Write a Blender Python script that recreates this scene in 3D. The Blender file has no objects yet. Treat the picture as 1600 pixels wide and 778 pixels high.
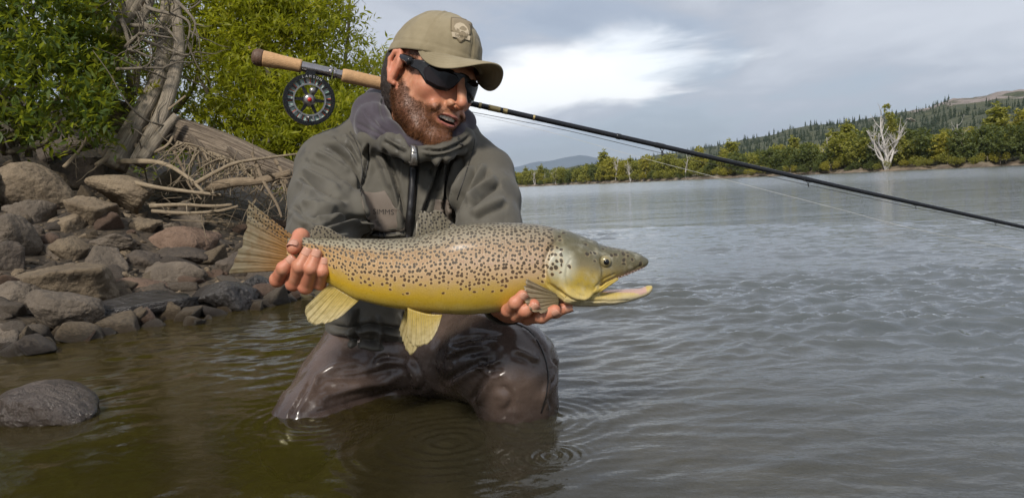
import bpy, math, random
import numpy as np
from mathutils import Matrix, Vector

random.seed(7)
rng = np.random.default_rng(7)
scene = bpy.context.scene
COL = scene.collection

# ------------------------------------------------------------------ camera
FPX = 1160.0                      # focal length in photograph pixels (1600 wide)
PITCH = math.atan(98 / FPX)
ROLL = math.radians(2.68)
CAM = np.array([0.0, 0.0, 0.44])
cF = np.array([0, math.cos(PITCH), -math.sin(PITCH)])
_r0 = np.array([1.0, 0, 0])
_u0 = np.array([0, math.sin(PITCH), math.cos(PITCH)])
cR = math.cos(ROLL) * _r0 - math.sin(ROLL) * _u0
cU = math.cos(ROLL) * _u0 + math.sin(ROLL) * _r0
cam_data = bpy.data.cameras.new('camera')
cam_data.sensor_width = 36.0
cam_data.lens = FPX / 1600 * 36.0
cam_data.clip_start = 0.02
cam_data.clip_end = 60000
cam = bpy.data.objects.new('camera', cam_data)
COL.objects.link(cam)
M = Matrix(((cR[0], cU[0], -cF[0], CAM[0]), (cR[1], cU[1], -cF[1], CAM[1]), (cR[2], cU[2], -cF[2], CAM[2]), (0, 0, 0, 1)))
cam.matrix_world = M
scene.camera = cam

# ------------------------------------------------------------------ sky, sun, exposure
SUN_AZ = math.radians(-160)       # clockwise from +Y: behind the camera, a little to its left
SUN_EL = math.radians(41)
SUN_DIR = np.array([math.sin(SUN_AZ) * math.cos(SUN_EL), math.cos(SUN_AZ) * math.cos(SUN_EL), math.sin(SUN_EL)])
world = bpy.data.worlds.new('World')
scene.world = world
world.use_nodes = True
wn, wl = world.node_tree.nodes, world.node_tree.links
wn.clear()


def wnode(t, **kw):
    n = wn.new(t)
    for k, v in kw.items():
        setattr(n, k, v)
    return n


def wmath(op, a, b=None, c=None, clamp=False):
    n = wn.new('ShaderNodeMath')
    n.operation = op
    n.use_clamp = clamp
    for i, v in enumerate((a, b, c)):
        if v is None:
            continue
        if isinstance(v, (int, float)):
            n.inputs[i].default_value = v
        else:
            wl.new(v, n.inputs[i])
    return n.outputs[0]


def wmaprange(v, a, b, c=0.0, d=1.0, smooth=True):
    n = wn.new('ShaderNodeMapRange')
    n.interpolation_type = 'SMOOTHSTEP' if smooth else 'LINEAR'
    wl.new(v, n.inputs[0])
    for i, x in enumerate((a, b, c, d)):
        n.inputs[i + 1].default_value = x
    return n.outputs[0]


def wmix(f, a, b):
    n = wn.new('ShaderNodeMix')
    n.data_type = 'RGBA'
    for i, v in ((0, f), (6, a), (7, b)):
        if isinstance(v, tuple):
            n.inputs[i].default_value = v + ((1,) if len(v) == 3 else ())
        elif isinstance(v, (int, float)):
            n.inputs[i].default_value = v
        else:
            wl.new(v, n.inputs[i])
    return n.outputs[2]


sky = wnode('ShaderNodeTexSky', sky_type='NISHITA', sun_disc=False)
sky.sun_elevation = SUN_EL
sky.sun_rotation = SUN_AZ
geo = wnode('ShaderNodeTexCoord')
sep = wnode('ShaderNodeSeparateXYZ')
wl.new(geo.outputs['Generated'], sep.inputs[0])
dx, dy, dz = sep.outputs
den = wmath('ADD', wmath('MAXIMUM', dz, 0.0), 0.14)
comb = wnode('ShaderNodeCombineXYZ')
wl.new(wmath('DIVIDE', dx, den), comb.inputs[0])
wl.new(wmath('DIVIDE', dy, den), comb.inputs[1])


def wnoise(vec, scale, detail, rough=0.55, off=(0, 0, 0), sc=(1, 1, 1)):
    mp = wnode('ShaderNodeMapping')
    mp.inputs['Location'].default_value = off
    mp.inputs['Scale'].default_value = sc
    wl.new(vec, mp.inputs[0])
    n = wnode('ShaderNodeTexNoise')
    n.inputs['Scale'].default_value = scale
    n.inputs['Detail'].default_value = detail
    n.inputs['Roughness'].default_value = rough
    n.inputs['Distortion'].default_value = 0.35
    wl.new(mp.outputs[0], n.inputs['Vector'])
    return n.outputs[0]


n1 = wnoise(comb.outputs[0], 0.62, 7, 0.5, off=(3.1, 1.7, 0.0), sc=(1, 0.75, 1))
n2 = wnoise(comb.outputs[0], 2.2, 6, 0.55, off=(0.4, 5.2, 2.0), sc=(1, 0.8, 1))
nn = wmath('ADD', wmath('MULTIPLY', n1, 0.72), wmath('MULTIPLY', n2, 0.28))
lum = wmaprange(nn, 0.36, 0.62)
cloud = wmix(lum, (0.375, 0.405, 0.475), (0.67, 0.70, 0.765))
# the thick deck overhead is darker than the thin cloud low down
high = wmaprange(dz, 0.13, 0.34)
cloud = wmix(wmath('MULTIPLY', high, 0.30), cloud, (0.31, 0.33, 0.385))
# a break in the deck, white with light
bx = wmath('ADD', wmath('MULTIPLY', dx, 1.0), -0.070)
bz = wmath('ADD', wmath('ADD', dz, -0.130), wmath('MULTIPLY', bx, -0.13))
n3 = wnoise(comb.outputs[0], 1.5, 7, 0.55, off=(7.3, 2.6, 0.0), sc=(1, 1, 1))
rr = wmath('SQRT', wmath('ADD', wmath('POWER', wmath('ABSOLUTE', wmath('DIVIDE', bx, 0.185)), 2.0),
                         wmath('POWER', wmath('ABSOLUTE', wmath('DIVIDE', bz, 0.050)), 2.0)))
rr = wmath('ADD', rr, wmath('MULTIPLY', wmath('ADD', n3, -0.5), 2.2))
front = wmaprange(dy, 0.0, 0.3)
gap = wmath('MULTIPLY', wmaprange(rr, 1.25, 0.55), front)
cloud = wmix(gap, cloud, (1.15, 1.16, 1.17))
# clouds are as bright as the picture; the Background strength of 0.1 is undone for them
cl10 = wnode('ShaderNodeVectorMath', operation='SCALE')
wl.new(cloud, cl10.inputs[0])
cl10.inputs['Scale'].default_value = 5.7
blue = wmaprange(nn, 0.50, 0.42, 0.0, 0.12)
skycol = wmix(wmath('ADD', wmath('MULTIPLY', blue, 1.0), 0.03), cl10.outputs[0], sky.outputs[0])
bg = wnode('ShaderNodeBackground')
bg.inputs['Strength'].default_value = 0.1
wl.new(skycol, bg.inputs['Color'])
world.cycles.sampling_method = 'MANUAL'
world.cycles.sample_map_resolution = 512
wo = wnode('ShaderNodeOutputWorld')
wl.new(bg.outputs[0], wo.inputs[0])

sun_data = bpy.data.lights.new('sun', 'SUN')
sun_data.energy = 2.0
sun_data.angle = math.radians(10)
sun_data.color = (1.0, 0.93, 0.84)
sun = bpy.data.objects.new('sun', sun_data)
COL.objects.link(sun)
sun.location = (-3, -4, 8)
sun.rotation_euler = Vector(SUN_DIR.tolist()).to_track_quat('Z', 'Y').to_euler()

scene.view_settings.view_transform = 'Standard'
scene.view_settings.look = 'None'
scene.view_settings.exposure = 0.95
scene.view_settings.gamma = 1.0
scene.cycles.max_bounces = 6
scene.cycles.diffuse_bounces = 3
scene.cycles.glossy_bounces = 3
scene.cycles.transparent_max_bounces = 12
scene.cycles.transmission_bounces = 4
scene.cycles.caustics_reflective = False
scene.cycles.caustics_refractive = False

# ------------------------------------------------------------------ placing helpers


def W(px, py, Y):
    """World point at distance Y seen at photograph pixel (px, py)."""
    px, py, Y = np.broadcast_arrays(np.asarray(px, float), np.asarray(py, float), np.asarray(Y, float))
    d = ((px - 800) / FPX)[..., None] * cR + ((389 - py) / FPX)[..., None] * cU + cF
    t = Y / d[..., 1]
    return CAM + d * t[..., None]


def proj(p):
    d = np.asarray(p, float) - CAM
    z = d @ cF
    return 800 + FPX * (d @ cR) / z, 389 - FPX * (d @ cU) / z


def PX(n, Y):
    return n * Y / FPX


# ------------------------------------------------------------------ noise in numpy
def _hash(i, j, k, seed):
    h = (i * 374761393 + j * 668265263 + k * 2147483647 + seed * 1274126177) & 0xFFFFFFFF
    h = ((h ^ (h >> 13)) * 1274126177) & 0xFFFFFFFF
    h = h ^ (h >> 16)
    return (h & 0xFFFF).astype(np.float32) / 65535.0


def vnoise(p, seed=0):
    p = np.asarray(p, np.float64)
    f = np.floor(p)
    i = f.astype(np.int64)
    t = p - f
    t = t * t * (3 - 2 * t)
    r = 0
    for a in (0, 1):
        wx = t[..., 0] if a else 1 - t[..., 0]
        for b in (0, 1):
            wy = t[..., 1] if b else 1 - t[..., 1]
            for c in (0, 1):
                wz = t[..., 2] if c else 1 - t[..., 2]
                r = r + wx * wy * wz * _hash(i[..., 0] + a, i[..., 1] + b, i[..., 2] + c, seed)
    return r * 2 - 1


def fbm(p, octaves=4, seed=0, gain=0.5):
    p = np.asarray(p, np.float64)
    s, a = 0, 1.0
    for o in range(octaves):
        s = s + a * vnoise(p * (2.03 ** o) + o * 17.3, seed + o)
        a *= gain
    return s


def sstep(a, b, x):
    t = np.clip((x - a) / (b - a), 0, 1)
    return t * t * (3 - 2 * t)


# ------------------------------------------------------------------ materials
MATS = {}


class NB:
    """small node-tree builder"""

    def __init__(self, name):
        self.m = bpy.data.materials.new(name)
        self.m.use_nodes = True
        self.n, self.l = self.m.node_tree.nodes, self.m.node_tree.links
        self.n.clear()
        self.out = self.n.new('ShaderNodeOutputMaterial')
        MATS[name] = self.m

    def put(self, sock, v):
        if v is None:
            return
        if hasattr(v, 'links') or hasattr(v, 'is_output'):
            self.l.new(v, sock)
        elif isinstance(v, (tuple, list)):
            if sock.type == 'RGBA' and len(v) == 3:
                v = tuple(v) + (1.0,)
            sock.default_value = v
        else:
            sock.default_value = v

    def node(self, t, ins=None, **kw):
        n = self.n.new(t)
        for k, v in kw.items():
            setattr(n, k, v)
        for k, v in (ins or {}).items():
            self.put(n.inputs[k], v)
        return n

    def coord(self, kind='Object'):
        return self.node('ShaderNodeTexCoord').outputs[kind]

    def pos(self):
        return self.node('ShaderNodeNewGeometry').outputs['Position']

    def attr(self, name, out='Fac'):
        return self.node('ShaderNodeAttribute', attribute_name=name).outputs[out]

    def mapping(self, vec, scale=(1, 1, 1), loc=(0, 0, 0), rot=(0, 0, 0)):
        return self.node('ShaderNodeMapping', {'Vector': vec, 'Scale': scale, 'Location': loc, 'Rotation': rot}).outputs[0]

    def noise(self, vec, scale, detail=4, rough=0.55, dist=0.0, out=0):
        return self.node('ShaderNodeTexNoise', {'Vector': vec, 'Scale': scale, 'Detail': detail, 'Roughness': rough, 'Distortion': dist}).outputs[out]

    def voro(self, vec, scale, rnd=1.0, feature='F1', dims='3D', out='Distance'):
        return self.node('ShaderNodeTexVoronoi', {'Vector': vec, 'Scale': scale, 'Randomness': rnd}, feature=feature, voronoi_dimensions=dims).outputs[out]

    def math(self, op, a, b=None, c=None, clamp=False):
        n = self.n.new('ShaderNodeMath')
        n.operation = op
        n.use_clamp = clamp
        for i, v in enumerate((a, b, c)):
            self.put(n.inputs[i], v)
        return n.outputs[0]

    def rng(self, v, a, b, c=0.0, d=1.0, smooth=True):
        n = self.n.new('ShaderNodeMapRange')
        n.interpolation_type = 'SMOOTHSTEP' if smooth else 'LINEAR'
        for i, x in enumerate((v, a, b, c, d)):
            self.put(n.inputs[i], x)
        return n.outputs[0]

    def mix(self, f, a, b, mode='MIX'):
        n = self.n.new('ShaderNodeMix')
        n.data_type = 'RGBA'
        n.blend_type = mode
        for i, v in ((0, f), (6, a), (7, b)):
            self.put(n.inputs[i], v)
        return n.outputs[2]

    def ramp(self, f, stops):
        n = self.n.new('ShaderNodeValToRGB')
        e = n.color_ramp.elements
        while len(e) < len(stops):
            e.new(0.5)
        for i, (p, c) in enumerate(stops):
            e[i].position = p
            e[i].color = tuple(c) + ((1,) if len(c) == 3 else ())
        self.put(n.inputs[0], f)
        return n.outputs[0]

    def bump(self, h, dist=0.01, strength=1.0, normal=None):
        ins = {'Height': h, 'Distance': dist, 'Strength': strength}
        if normal is not None:
            ins['Normal'] = normal
        return self.node('ShaderNodeBump', ins).outputs[0]

    def principled(self, color, rough=0.6, normal=None, spec=0.5, metallic=0.0, alpha=None, **kw):
        ins = {'Base Color': color, 'Roughness': rough, 'Specular IOR Level': spec, 'Metallic': metallic}
        if normal is not None:
            ins['Normal'] = normal
        if alpha is not None:
            ins['Alpha'] = alpha
        ins.update(kw)
        return self.node('ShaderNodeBsdfPrincipled', ins).outputs[0]

    def done(self, shader):
        self.l.new(shader, self.out.inputs[0])
        return self.m


def simple_mat(name, color, rough=0.5, metallic=0.0, spec=0.5, nscale=40.0, namp=0.25, bump=0.0, bscale=200.0):
    b = NB(name)
    co = b.coord()
    n = b.noise(co, nscale, 4)
    dark = tuple(c * (1 - namp) for c in color)
    lite = tuple(min(1, c * (1 + namp)) for c in color)
    colr = b.mix(n, dark, lite)
    nrm = b.bump(b.noise(co, bscale, 3), 0.002, bump) if bump else None
    rg = b.rng(b.noise(co, nscale * 1.7, 3), 0.3, 0.7, rough * 0.85, min(1, rough * 1.15))
    return b.done(b.principled(colr, rg, nrm, spec, metallic))


# ------------------------------------------------------------------ objects
def tag(o, label=None, cat=None, group=None, kind=None):
    if label:
        o['label'] = label
    if cat:
        o['category'] = cat
    if group:
        o['group'] = group
    if kind:
        o['kind'] = kind
    return o


def mesh_data(name, verts, faces, mat=None, smooth=True, attrs=None):
    me = bpy.data.meshes.new(name)
    verts = np.asarray(verts, np.float32)
    if isinstance(faces, np.ndarray) and faces.ndim == 2:
        nf, k = faces.shape
        me.vertices.add(len(verts))
        me.vertices.foreach_set('co', verts.ravel())
        me.loops.add(nf * k)
        me.loops.foreach_set('vertex_index', faces.astype(np.int32).ravel())
        me.polygons.add(nf)
        me.polygons.foreach_set('loop_start', np.arange(0, nf * k, k, dtype=np.int32))
        me.update(calc_edges=True)
    else:
        me.from_pydata([tuple(map(float, v)) for v in verts], [], [tuple(map(int, f)) for f in faces])
        me.update()
    if smooth:
        me.polygons.foreach_set('use_smooth', np.ones(len(me.polygons), dtype=bool))
    for k, a in (attrs or {}).items():
        a = np.asarray(a, np.float32)
        if a.ndim == 1:
            at = me.attributes.new(k, 'FLOAT', 'POINT')
            at.data.foreach_set('value', a)
        elif a.shape[1] == 3:
            at = me.attributes.new(k, 'FLOAT_VECTOR', 'POINT')
            at.data.foreach_set('vector', a.ravel())
        else:
            at = me.attributes.new(k, 'FLOAT_COLOR', 'POINT')
            at.data.foreach_set('color', a.ravel())
    if mat is not None:
        for m_ in (mat if isinstance(mat, (list, tuple)) else [mat]):
            me.materials.append(m_ if not isinstance(m_, str) else MATS[m_])
    me.validate()
    return me


def mk(name, verts, faces, mat, parent=None, smooth=True, attrs=None, origin=None):
    """one mesh object; vertices are given in world space, origin moves the object's own origin"""
    verts = np.asarray(verts, float)
    if origin is None:
        origin = np.array([verts[:, 0].mean(), verts[:, 1].mean(), verts[:, 2].min()]) if parent is None else verts.mean(0)
    o = bpy.data.objects.new(name, mesh_data(name, verts - origin, faces, mat, smooth, attrs))
    COL.objects.link(o)
    if parent is not None:
        o.parent = parent
        base = np.array(WORIG[parent.name])
        o.location = tuple(np.asarray(origin) - base)
    else:
        o.location = tuple(origin)
    WORIG[o.name] = tuple(float(v) for v in origin)
    return o


WORIG = {}


def empty(name, loc, parent=None):
    o = bpy.data.objects.new(name, None)
    COL.objects.link(o)
    o.empty_display_size = 0.05
    if parent is not None:
        o.parent = parent
        o.location = tuple(np.asarray(loc, float) - np.array(WORIG[parent.name]))
    else:
        o.location = tuple(map(float, loc))
    WORIG[o.name] = tuple(float(v) for v in loc)
    return o


# ------------------------------------------------------------------ shapes
def tube(pts, radii, n=8, cap=True, flat=None):
    """swept tube through pts -> verts, faces"""
    pts = np.asarray(pts, float)
    radii = np.broadcast_to(np.asarray(radii, float), (len(pts),))
    tan = np.gradient(pts, axis=0)
    tan /= np.linalg.norm(tan, axis=1)[:, None] + 1e-12
    ref = np.array([0, 0, 1.0]) if abs(tan[0][2]) < 0.9 else np.array([1.0, 0, 0])
    a = np.cross(tan[0], ref)
    a /= np.linalg.norm(a)
    V = []
    ang = np.arange(n) * 2 * np.pi / n
    for i in range(len(pts)):
        a = a - tan[i] * (a @ tan[i])
        a /= np.linalg.norm(a) + 1e-12
        b = np.cross(tan[i], a)
        ring = pts[i] + radii[i] * (np.cos(ang)[:, None] * a + np.sin(ang)[:, None] * b)
        V.append(ring)
    V = np.concatenate(V)
    Fc = []
    for i in range(len(pts) - 1):
        for j in range(n):
            k = (j + 1) % n
            Fc.append((i * n + j, i * n + k, (i + 1) * n + k, (i + 1) * n + j))
    if cap:
        Fc.append(tuple(range(n - 1, -1, -1)))
        Fc.append(tuple((len(pts) - 1) * n + j for j in range(n)))
    return V, Fc


def spline(pts, m=8):
    """Catmull-Rom through pts"""
    pts = np.asarray(pts, float)
    if len(pts) < 3:
        t = np.linspace(0, 1, m + 1)[:, None]
        return pts[0] * (1 - t) + pts[-1] * t
    P = np.vstack([2 * pts[0] - pts[1], pts, 2 * pts[-1] - pts[-2]])
    out = []
    for i in range(1, len(P) - 2):
        p0, p1, p2, p3 = P[i - 1], P[i], P[i + 1], P[i + 2]
        for t in np.arange(m) / m:
            out.append(0.5 * (2 * p1 + (p2 - p0) * t + (2 * p0 - 5 * p1 + 4 * p2 - p3) * t * t + (3 * p1 - p0 - 3 * p2 + p3) * t ** 3))
    out.append(pts[-1])
    return np.array(out)


def join(parts):
    V, Fc, off = [], [], 0
    for v, f in parts:
        v = np.asarray(v, float)
        V.append(v)
        Fc += [tuple(int(i) + off for i in q) for q in f]
        off += len(v)
    return np.concatenate(V), Fc


def grid_faces(nu, nv, wrap_u=False, wrap_v=False, flip=False):
    i = np.arange(nu if wrap_u else nu - 1)
    j = np.arange(nv if wrap_v else nv - 1)
    I, J = np.meshgrid(i, j, indexing='ij')
    I2, J2 = (I + 1) % nu, (J + 1) % nv
    q = np.stack([I * nv + J, I2 * nv + J, I2 * nv + J2, I * nv + J2], -1).reshape(-1, 4)
    return q[:, ::-1].copy() if flip else q


def lathe(profile, axis_o, axis_d, n=24):
    """profile: list of (t along the axis, radius)"""
    axis_d = np.asarray(axis_d, float)
    axis_d = axis_d / np.linalg.norm(axis_d)
    ref = np.array([0, 0, 1.0]) if abs(axis_d[2]) < 0.9 else np.array([1.0, 0, 0])
    a = np.cross(axis_d, ref)
    a /= np.linalg.norm(a)
    b = np.cross(axis_d, a)
    ang = np.arange(n) * 2 * np.pi / n
    V = []
    for t, r in profile:
        V.append(np.asarray(axis_o) + axis_d * t + r * (np.cos(ang)[:, None] * a + np.sin(ang)[:, None] * b))
    V = np.concatenate(V)
    m = len(profile)
    Fc = [tuple(q) for q in grid_faces(m, n, wrap_v=True)]
    Fc.append(tuple(range(n)))
    Fc.append(tuple((m - 1) * n + j for j in range(n - 1, -1, -1)))
    return V, Fc


def slab(top, thick, normal):
    """closed sheet: an (nu, nv, 3) grid of points, given a thickness along -normal (vector or grid)"""
    nu, nv = top.shape[:2]
    bot = top - np.asarray(normal) * thick
    V = np.concatenate([top.reshape(-1, 3), bot.reshape(-1, 3)])
    q = grid_faces(nu, nv)
    Fc = [tuple(x) for x in q] + [tuple(x[::-1] + nu * nv) for x in q]
    N = nu * nv
    ed = [(i, 0) for i in range(nu)] + [(nu - 1, j) for j in range(1, nv)] + [(i, nv - 1) for i in range(nu - 2, -1, -1)] + [(0, j) for j in range(nv - 2, 0, -1)]
    ids = [i * nv + j for i, j in ed]
    for a, b in zip(ids, ids[1:] + ids[:1]):
        Fc.append((b, a, a + N, b + N))
    return V, Fc


# ------------------------------------------------------------------ signed-distance modelling
class Grid:
    def __init__(self, lo, hi, h):
        self.lo, self.h = np.asarray(lo, float), h
        n = np.ceil((np.asarray(hi) - self.lo) / h).astype(int) + 1
        self.n = n
        ax = [self.lo[k] + h * np.arange(n[k]) for k in range(3)]
        self.x = ax[0].astype(np.float32)[:, None, None]
        self.y = ax[1].astype(np.float32)[None, :, None]
        self.z = ax[2].astype(np.float32)[None, None, :]
        self.f = np.full(n, 10.0, np.float32)

    def sphere(self, c, r):
        return np.sqrt((self.x - c[0]) ** 2 + (self.y - c[1]) ** 2 + (self.z - c[2]) ** 2) - r

    def ellip(self, c, rad, R=None):
        dx, dy, dz = self.x - c[0], self.y - c[1], self.z - c[2]
        if R is not None:            # columns of R are the ellipsoid's axes
            R = np.asarray(R, np.float32)
            dx, dy, dz = (dx * R[0, 0] + dy * R[1, 0] + dz * R[2, 0], dx * R[0, 1] + dy * R[1, 1] + dz * R[2, 1], dx * R[0, 2] + dy * R[1, 2] + dz * R[2, 2])
        k = np.sqrt((dx / rad[0]) ** 2 + (dy / rad[1]) ** 2 + (dz / rad[2]) ** 2)
        k2 = np.sqrt((dx / rad[0] ** 2) ** 2 + (dy / rad[1] ** 2) ** 2 + (dz / rad[2] ** 2) ** 2)
        return k * (k - 1) / np.maximum(k2, 1e-6)

    def cone(self, a, b, ra, rb):
        a, b = np.asarray(a, np.float32), np.asarray(b, np.float32)
        ab = b - a
        t = ((self.x - a[0]) * ab[0] + (self.y - a[1]) * ab[1] + (self.z - a[2]) * ab[2]) / max(float(ab @ ab), 1e-12)
        t = np.clip(t, 0, 1)
        d = np.sqrt((self.x - a[0] - t * ab[0]) ** 2 + (self.y - a[1] - t * ab[1]) ** 2 + (self.z - a[2] - t * ab[2]) ** 2)
        return d - (ra + (rb - ra) * t)

    def plane(self, c, n):
        return (self.x - c[0]) * n[0] + (self.y - c[1]) * n[1] + (self.z - c[2]) * n[2]

    def add(self, d, k=0.0):
        self.f = smin(self.f, d, k)

    def chain(self, pts, radii, k=0.0, kin=0.0):
        g = None
        for i in range(len(pts) - 1):
            d = self.cone(pts[i], pts[i + 1], radii[i], radii[i + 1])
            g = d if g is None else smin(g, d, kin)
        self.add(g, k)

    def cut(self, d, k=0.0):
        self.f = -smin(-self.f, d, k) if k == 0 else -smin(-self.f, d, k)

    def mesh(self):
        return surface_nets(self.f, self.lo, self.h)


def smin(a, b, k):
    if k <= 0:
        return np.minimum(a, b)
    h = np.maximum(k - np.abs(a - b), 0) / k
    return np.minimum(a, b) - h * h * k * 0.25


def surface_nets(f, lo, h):
    s = f < 0
    nx, ny, nz = f.shape
    cnt = np.zeros((nx - 1, ny - 1, nz - 1), np.int8)
    for a in (0, 1):
        for b in (0, 1):
            for c in (0, 1):
                cnt += s[a:nx - 1 + a, b:ny - 1 + b, c:nz - 1 + c]
    act = (cnt > 0) & (cnt < 8)
    I, J, K = np.nonzero(act)
    idx = np.full(act.shape, -1, np.int32)
    idx[I, J, K] = np.arange(len(I))
    acc = np.zeros((len(I), 3))
    num = np.zeros(len(I))
    corners = [(a, b, c) for a in (0, 1) for b in (0, 1) for c in (0, 1)]
    val = {c: f[I + c[0], J + c[1], K + c[2]] for c in corners}
    for c in corners:
        for ax in range(3):
            if c[ax] == 1:
                continue
            e = list(c)
            e[ax] = 1
            e = tuple(e)
            va, vb = val[c], val[e]
            m = (va < 0) != (vb < 0)
            t = va[m] / (va[m] - vb[m])
            p = np.tile(np.array(c, float), (m.sum(), 1))
            p[:, ax] += t
            acc[m] += p
            num[m] += 1
    V = np.stack([I, J, K], -1) + acc / num[:, None]
    V = np.asarray(lo) + V * h
    quads = []
    for ax in range(3):
        sl0, sl1 = [slice(None)] * 3, [slice(None)] * 3
        sl0[ax], sl1[ax] = slice(0, -1), slice(1, None)
        s0, s1 = s[tuple(sl0)], s[tuple(sl1)]
        ch = np.argwhere(s0 != s1)
        o1, o2 = (ax + 1) % 3, (ax + 2) % 3
        n = np.array(f.shape)
        ok = (ch[:, o1] > 0) & (ch[:, o1] < n[o1] - 1) & (ch[:, o2] > 0) & (ch[:, o2] < n[o2] - 1)
        ch = ch[ok]
        inside = s[ch[:, 0], ch[:, 1], ch[:, 2]]
        q = []
        for d1, d2 in ((-1, -1), (0, -1), (0, 0), (-1, 0)):
            c = ch.copy()
            c[:, o1] += d1
            c[:, o2] += d2
            q.append(idx[c[:, 0], c[:, 1], c[:, 2]])
        q = np.stack(q, -1)
        q[~inside] = q[~inside][:, ::-1]
        quads.append(q)
    return V, np.concatenate(quads)


def vnormals(V, Q):
    n = np.cross(V[Q[:, 2]] - V[Q[:, 0]], V[Q[:, 3]] - V[Q[:, 1]])
    N = np.zeros_like(V)
    for k in range(4):
        np.add.at(N, Q[:, k], n)
    return N / (np.linalg.norm(N, axis=1)[:, None] + 1e-12)


def relax(V, Q, it=2, lam=0.5):
    cnt = np.zeros(len(V))
    ed = np.concatenate([Q[:, [0, 1]], Q[:, [1, 2]], Q[:, [2, 3]], Q[:, [3, 0]]])
    np.add.at(cnt, ed[:, 0], 1)
    np.add.at(cnt, ed[:, 1], 1)
    for _ in range(it):
        S = np.zeros_like(V)
        np.add.at(S, ed[:, 0], V[ed[:, 1]])
        np.add.at(S, ed[:, 1], V[ed[:, 0]])
        V = V + lam * (S / cnt[:, None] - V)
    return V


def seg_dist(qx, qy, pts):
    """distance of 2-D points to a polyline, and the fraction along it"""
    pts = np.asarray(pts, float)
    best = np.full(qx.shape, 1e9)
    frac = np.zeros(qx.shape)
    L = np.concatenate([[0], np.cumsum(np.linalg.norm(np.diff(pts, axis=0), axis=1))])
    for i in range(len(pts) - 1):
        a, b = pts[i], pts[i + 1]
        ab = b - a
        t = np.clip(((qx - a[0]) * ab[0] + (qy - a[1]) * ab[1]) / (ab @ ab), 0, 1)
        d = np.hypot(qx - a[0] - t * ab[0], qy - a[1] - t * ab[1])
        m = d < best
        best[m] = d[m]
        frac[m] = (L[i] + t[m] * (L[i + 1] - L[i])) / L[-1]
    return best, frac


def in_poly(x, y, poly):
    poly = np.asarray(poly, float)
    c = np.zeros(x.shape, bool)
    j = len(poly) - 1
    for i in range(len(poly)):
        xi, yi = poly[i]
        xj, yj = poly[j]
        m = ((yi > y) != (yj > y)) & (x < (xj - xi) * (y - yi) / (yj - yi + 1e-12) + xi)
        c ^= m
        j = i
    return c


def text_mesh(body, size, extrude=0.0):
    cu = bpy.data.curves.new('letters', 'FONT')
    cu.body = body
    cu.size = size
    cu.extrude = extrude
    cu.align_x = 'CENTER'
    cu.align_y = 'CENTER'
    o = bpy.data.objects.new('letters', cu)
    COL.objects.link(o)
    bpy.context.view_layer.update()
    me = bpy.data.meshes.new_from_object(o.evaluated_get(bpy.context.evaluated_depsgraph_get()))
    V = np.array([v.co[:] for v in me.vertices]).reshape(-1, 3)
    Fc = [tuple(p.vertices) for p in me.polygons]
    bpy.data.objects.remove(o)
    bpy.data.meshes.remove(me)
    bpy.data.curves.remove(cu)
    return V, Fc


def ico(sub):
    t = (1 + 5 ** .5) / 2
    v = np.array([(-1, t, 0), (1, t, 0), (-1, -t, 0), (1, -t, 0), (0, -1, t), (0, 1, t), (0, -1, -t), (0, 1, -t), (t, 0, -1), (t, 0, 1), (-t, 0, -1), (-t, 0, 1)], float)
    v /= np.linalg.norm(v[0])
    f = [(0, 11, 5), (0, 5, 1), (0, 1, 7), (0, 7, 10), (0, 10, 11), (1, 5, 9), (5, 11, 4), (11, 10, 2), (10, 7, 6), (7, 1, 8), (3, 9, 4), (3, 4, 2), (3, 2, 6), (3, 6, 8), (3, 8, 9), (4, 9, 5), (2, 4, 11), (6, 2, 10), (8, 6, 7), (9, 8, 1)]
    v = list(map(tuple, v))
    for _ in range(sub):
        cache, nf = {}, []

        def mid(a, c):
            k = (min(a, c), max(a, c))
            if k not in cache:
                m = (np.array(v[a]) + np.array(v[c])) / 2
                v.append(tuple(m / np.linalg.norm(m)))
                cache[k] = len(v) - 1
            return cache[k]
        for a, c, d in f:
            x, y, z = mid(a, c), mid(c, d), mid(d, a)
            nf += [(a, x, z), (c, y, x), (d, z, y), (x, y, z)]
        f = nf
    return np.array(v), np.array(f)


ICO = {s: ico(s) for s in (1, 2, 3, 4, 5)}

# ================================================================== THE SETTING
# ------------------------------------------------------------------ near bank and river bed: one height field
def shore(X, Y):
    """metres inland of the near waterline (negative in the river)"""
    s = ((Y - 2.3) - 1.5 * (X + 1.59)) / 1.803
    far = (-0.62 - X) + 0.06 * np.sin(Y * 1.3)           # past the bend the bank runs straight away
    return np.where(Y > 3.6, np.minimum(s, far * 0.9 - 0.03 * (Y - 3.6)), s)


def bank_z(X, Y):
    s = shore(X, Y)
    n = fbm(np.stack([X * 1.3, Y * 1.3, 0 * X], -1), 4, 3) * 0.05
    z = np.where(s > 0, 0.29 * s, 0.22 * s)
    z = np.where(s > 3.0, 0.87 + 0.05 * (s - 3.0), z)
    z = z + 0.45 * sstep(2.15, 2.9, s) + 0.35 * sstep(2.6, 5, s) + n * sstep(-0.3, 0.3, s)
    bed = -0.34 - 0.5 * sstep(1.8, 7, Y) - 0.9 * sstep(7, 40, Y) + 0.23 * sstep(1.9, 0.9, Y) * sstep(0.0, 0.9, X)
    bed = bed + fbm(np.stack([X * 0.9, Y * 0.9, 0 * X + 4], -1), 4, 9) * 0.035
    return np.where(s < 0, np.maximum(z, bed) * 1.0, z) - 0.0


_YS = np.arange(1.2, 9, 0.02)


def ground_hit(px, py, lift=0.0):
    p = CAM + (W(px, py, 1.0) - CAM) * _YS[:, None]
    under = p[:, 2] < np.maximum(bank_z(p[:, 0], p[:, 1]), 0.0) + lift
    return float(_YS[np.argmax(under)]) if under.any() else 9.0


def axis(parts):
    return np.concatenate([np.linspace(a, b, n, endpoint=False) for a, b, n in parts])


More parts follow.
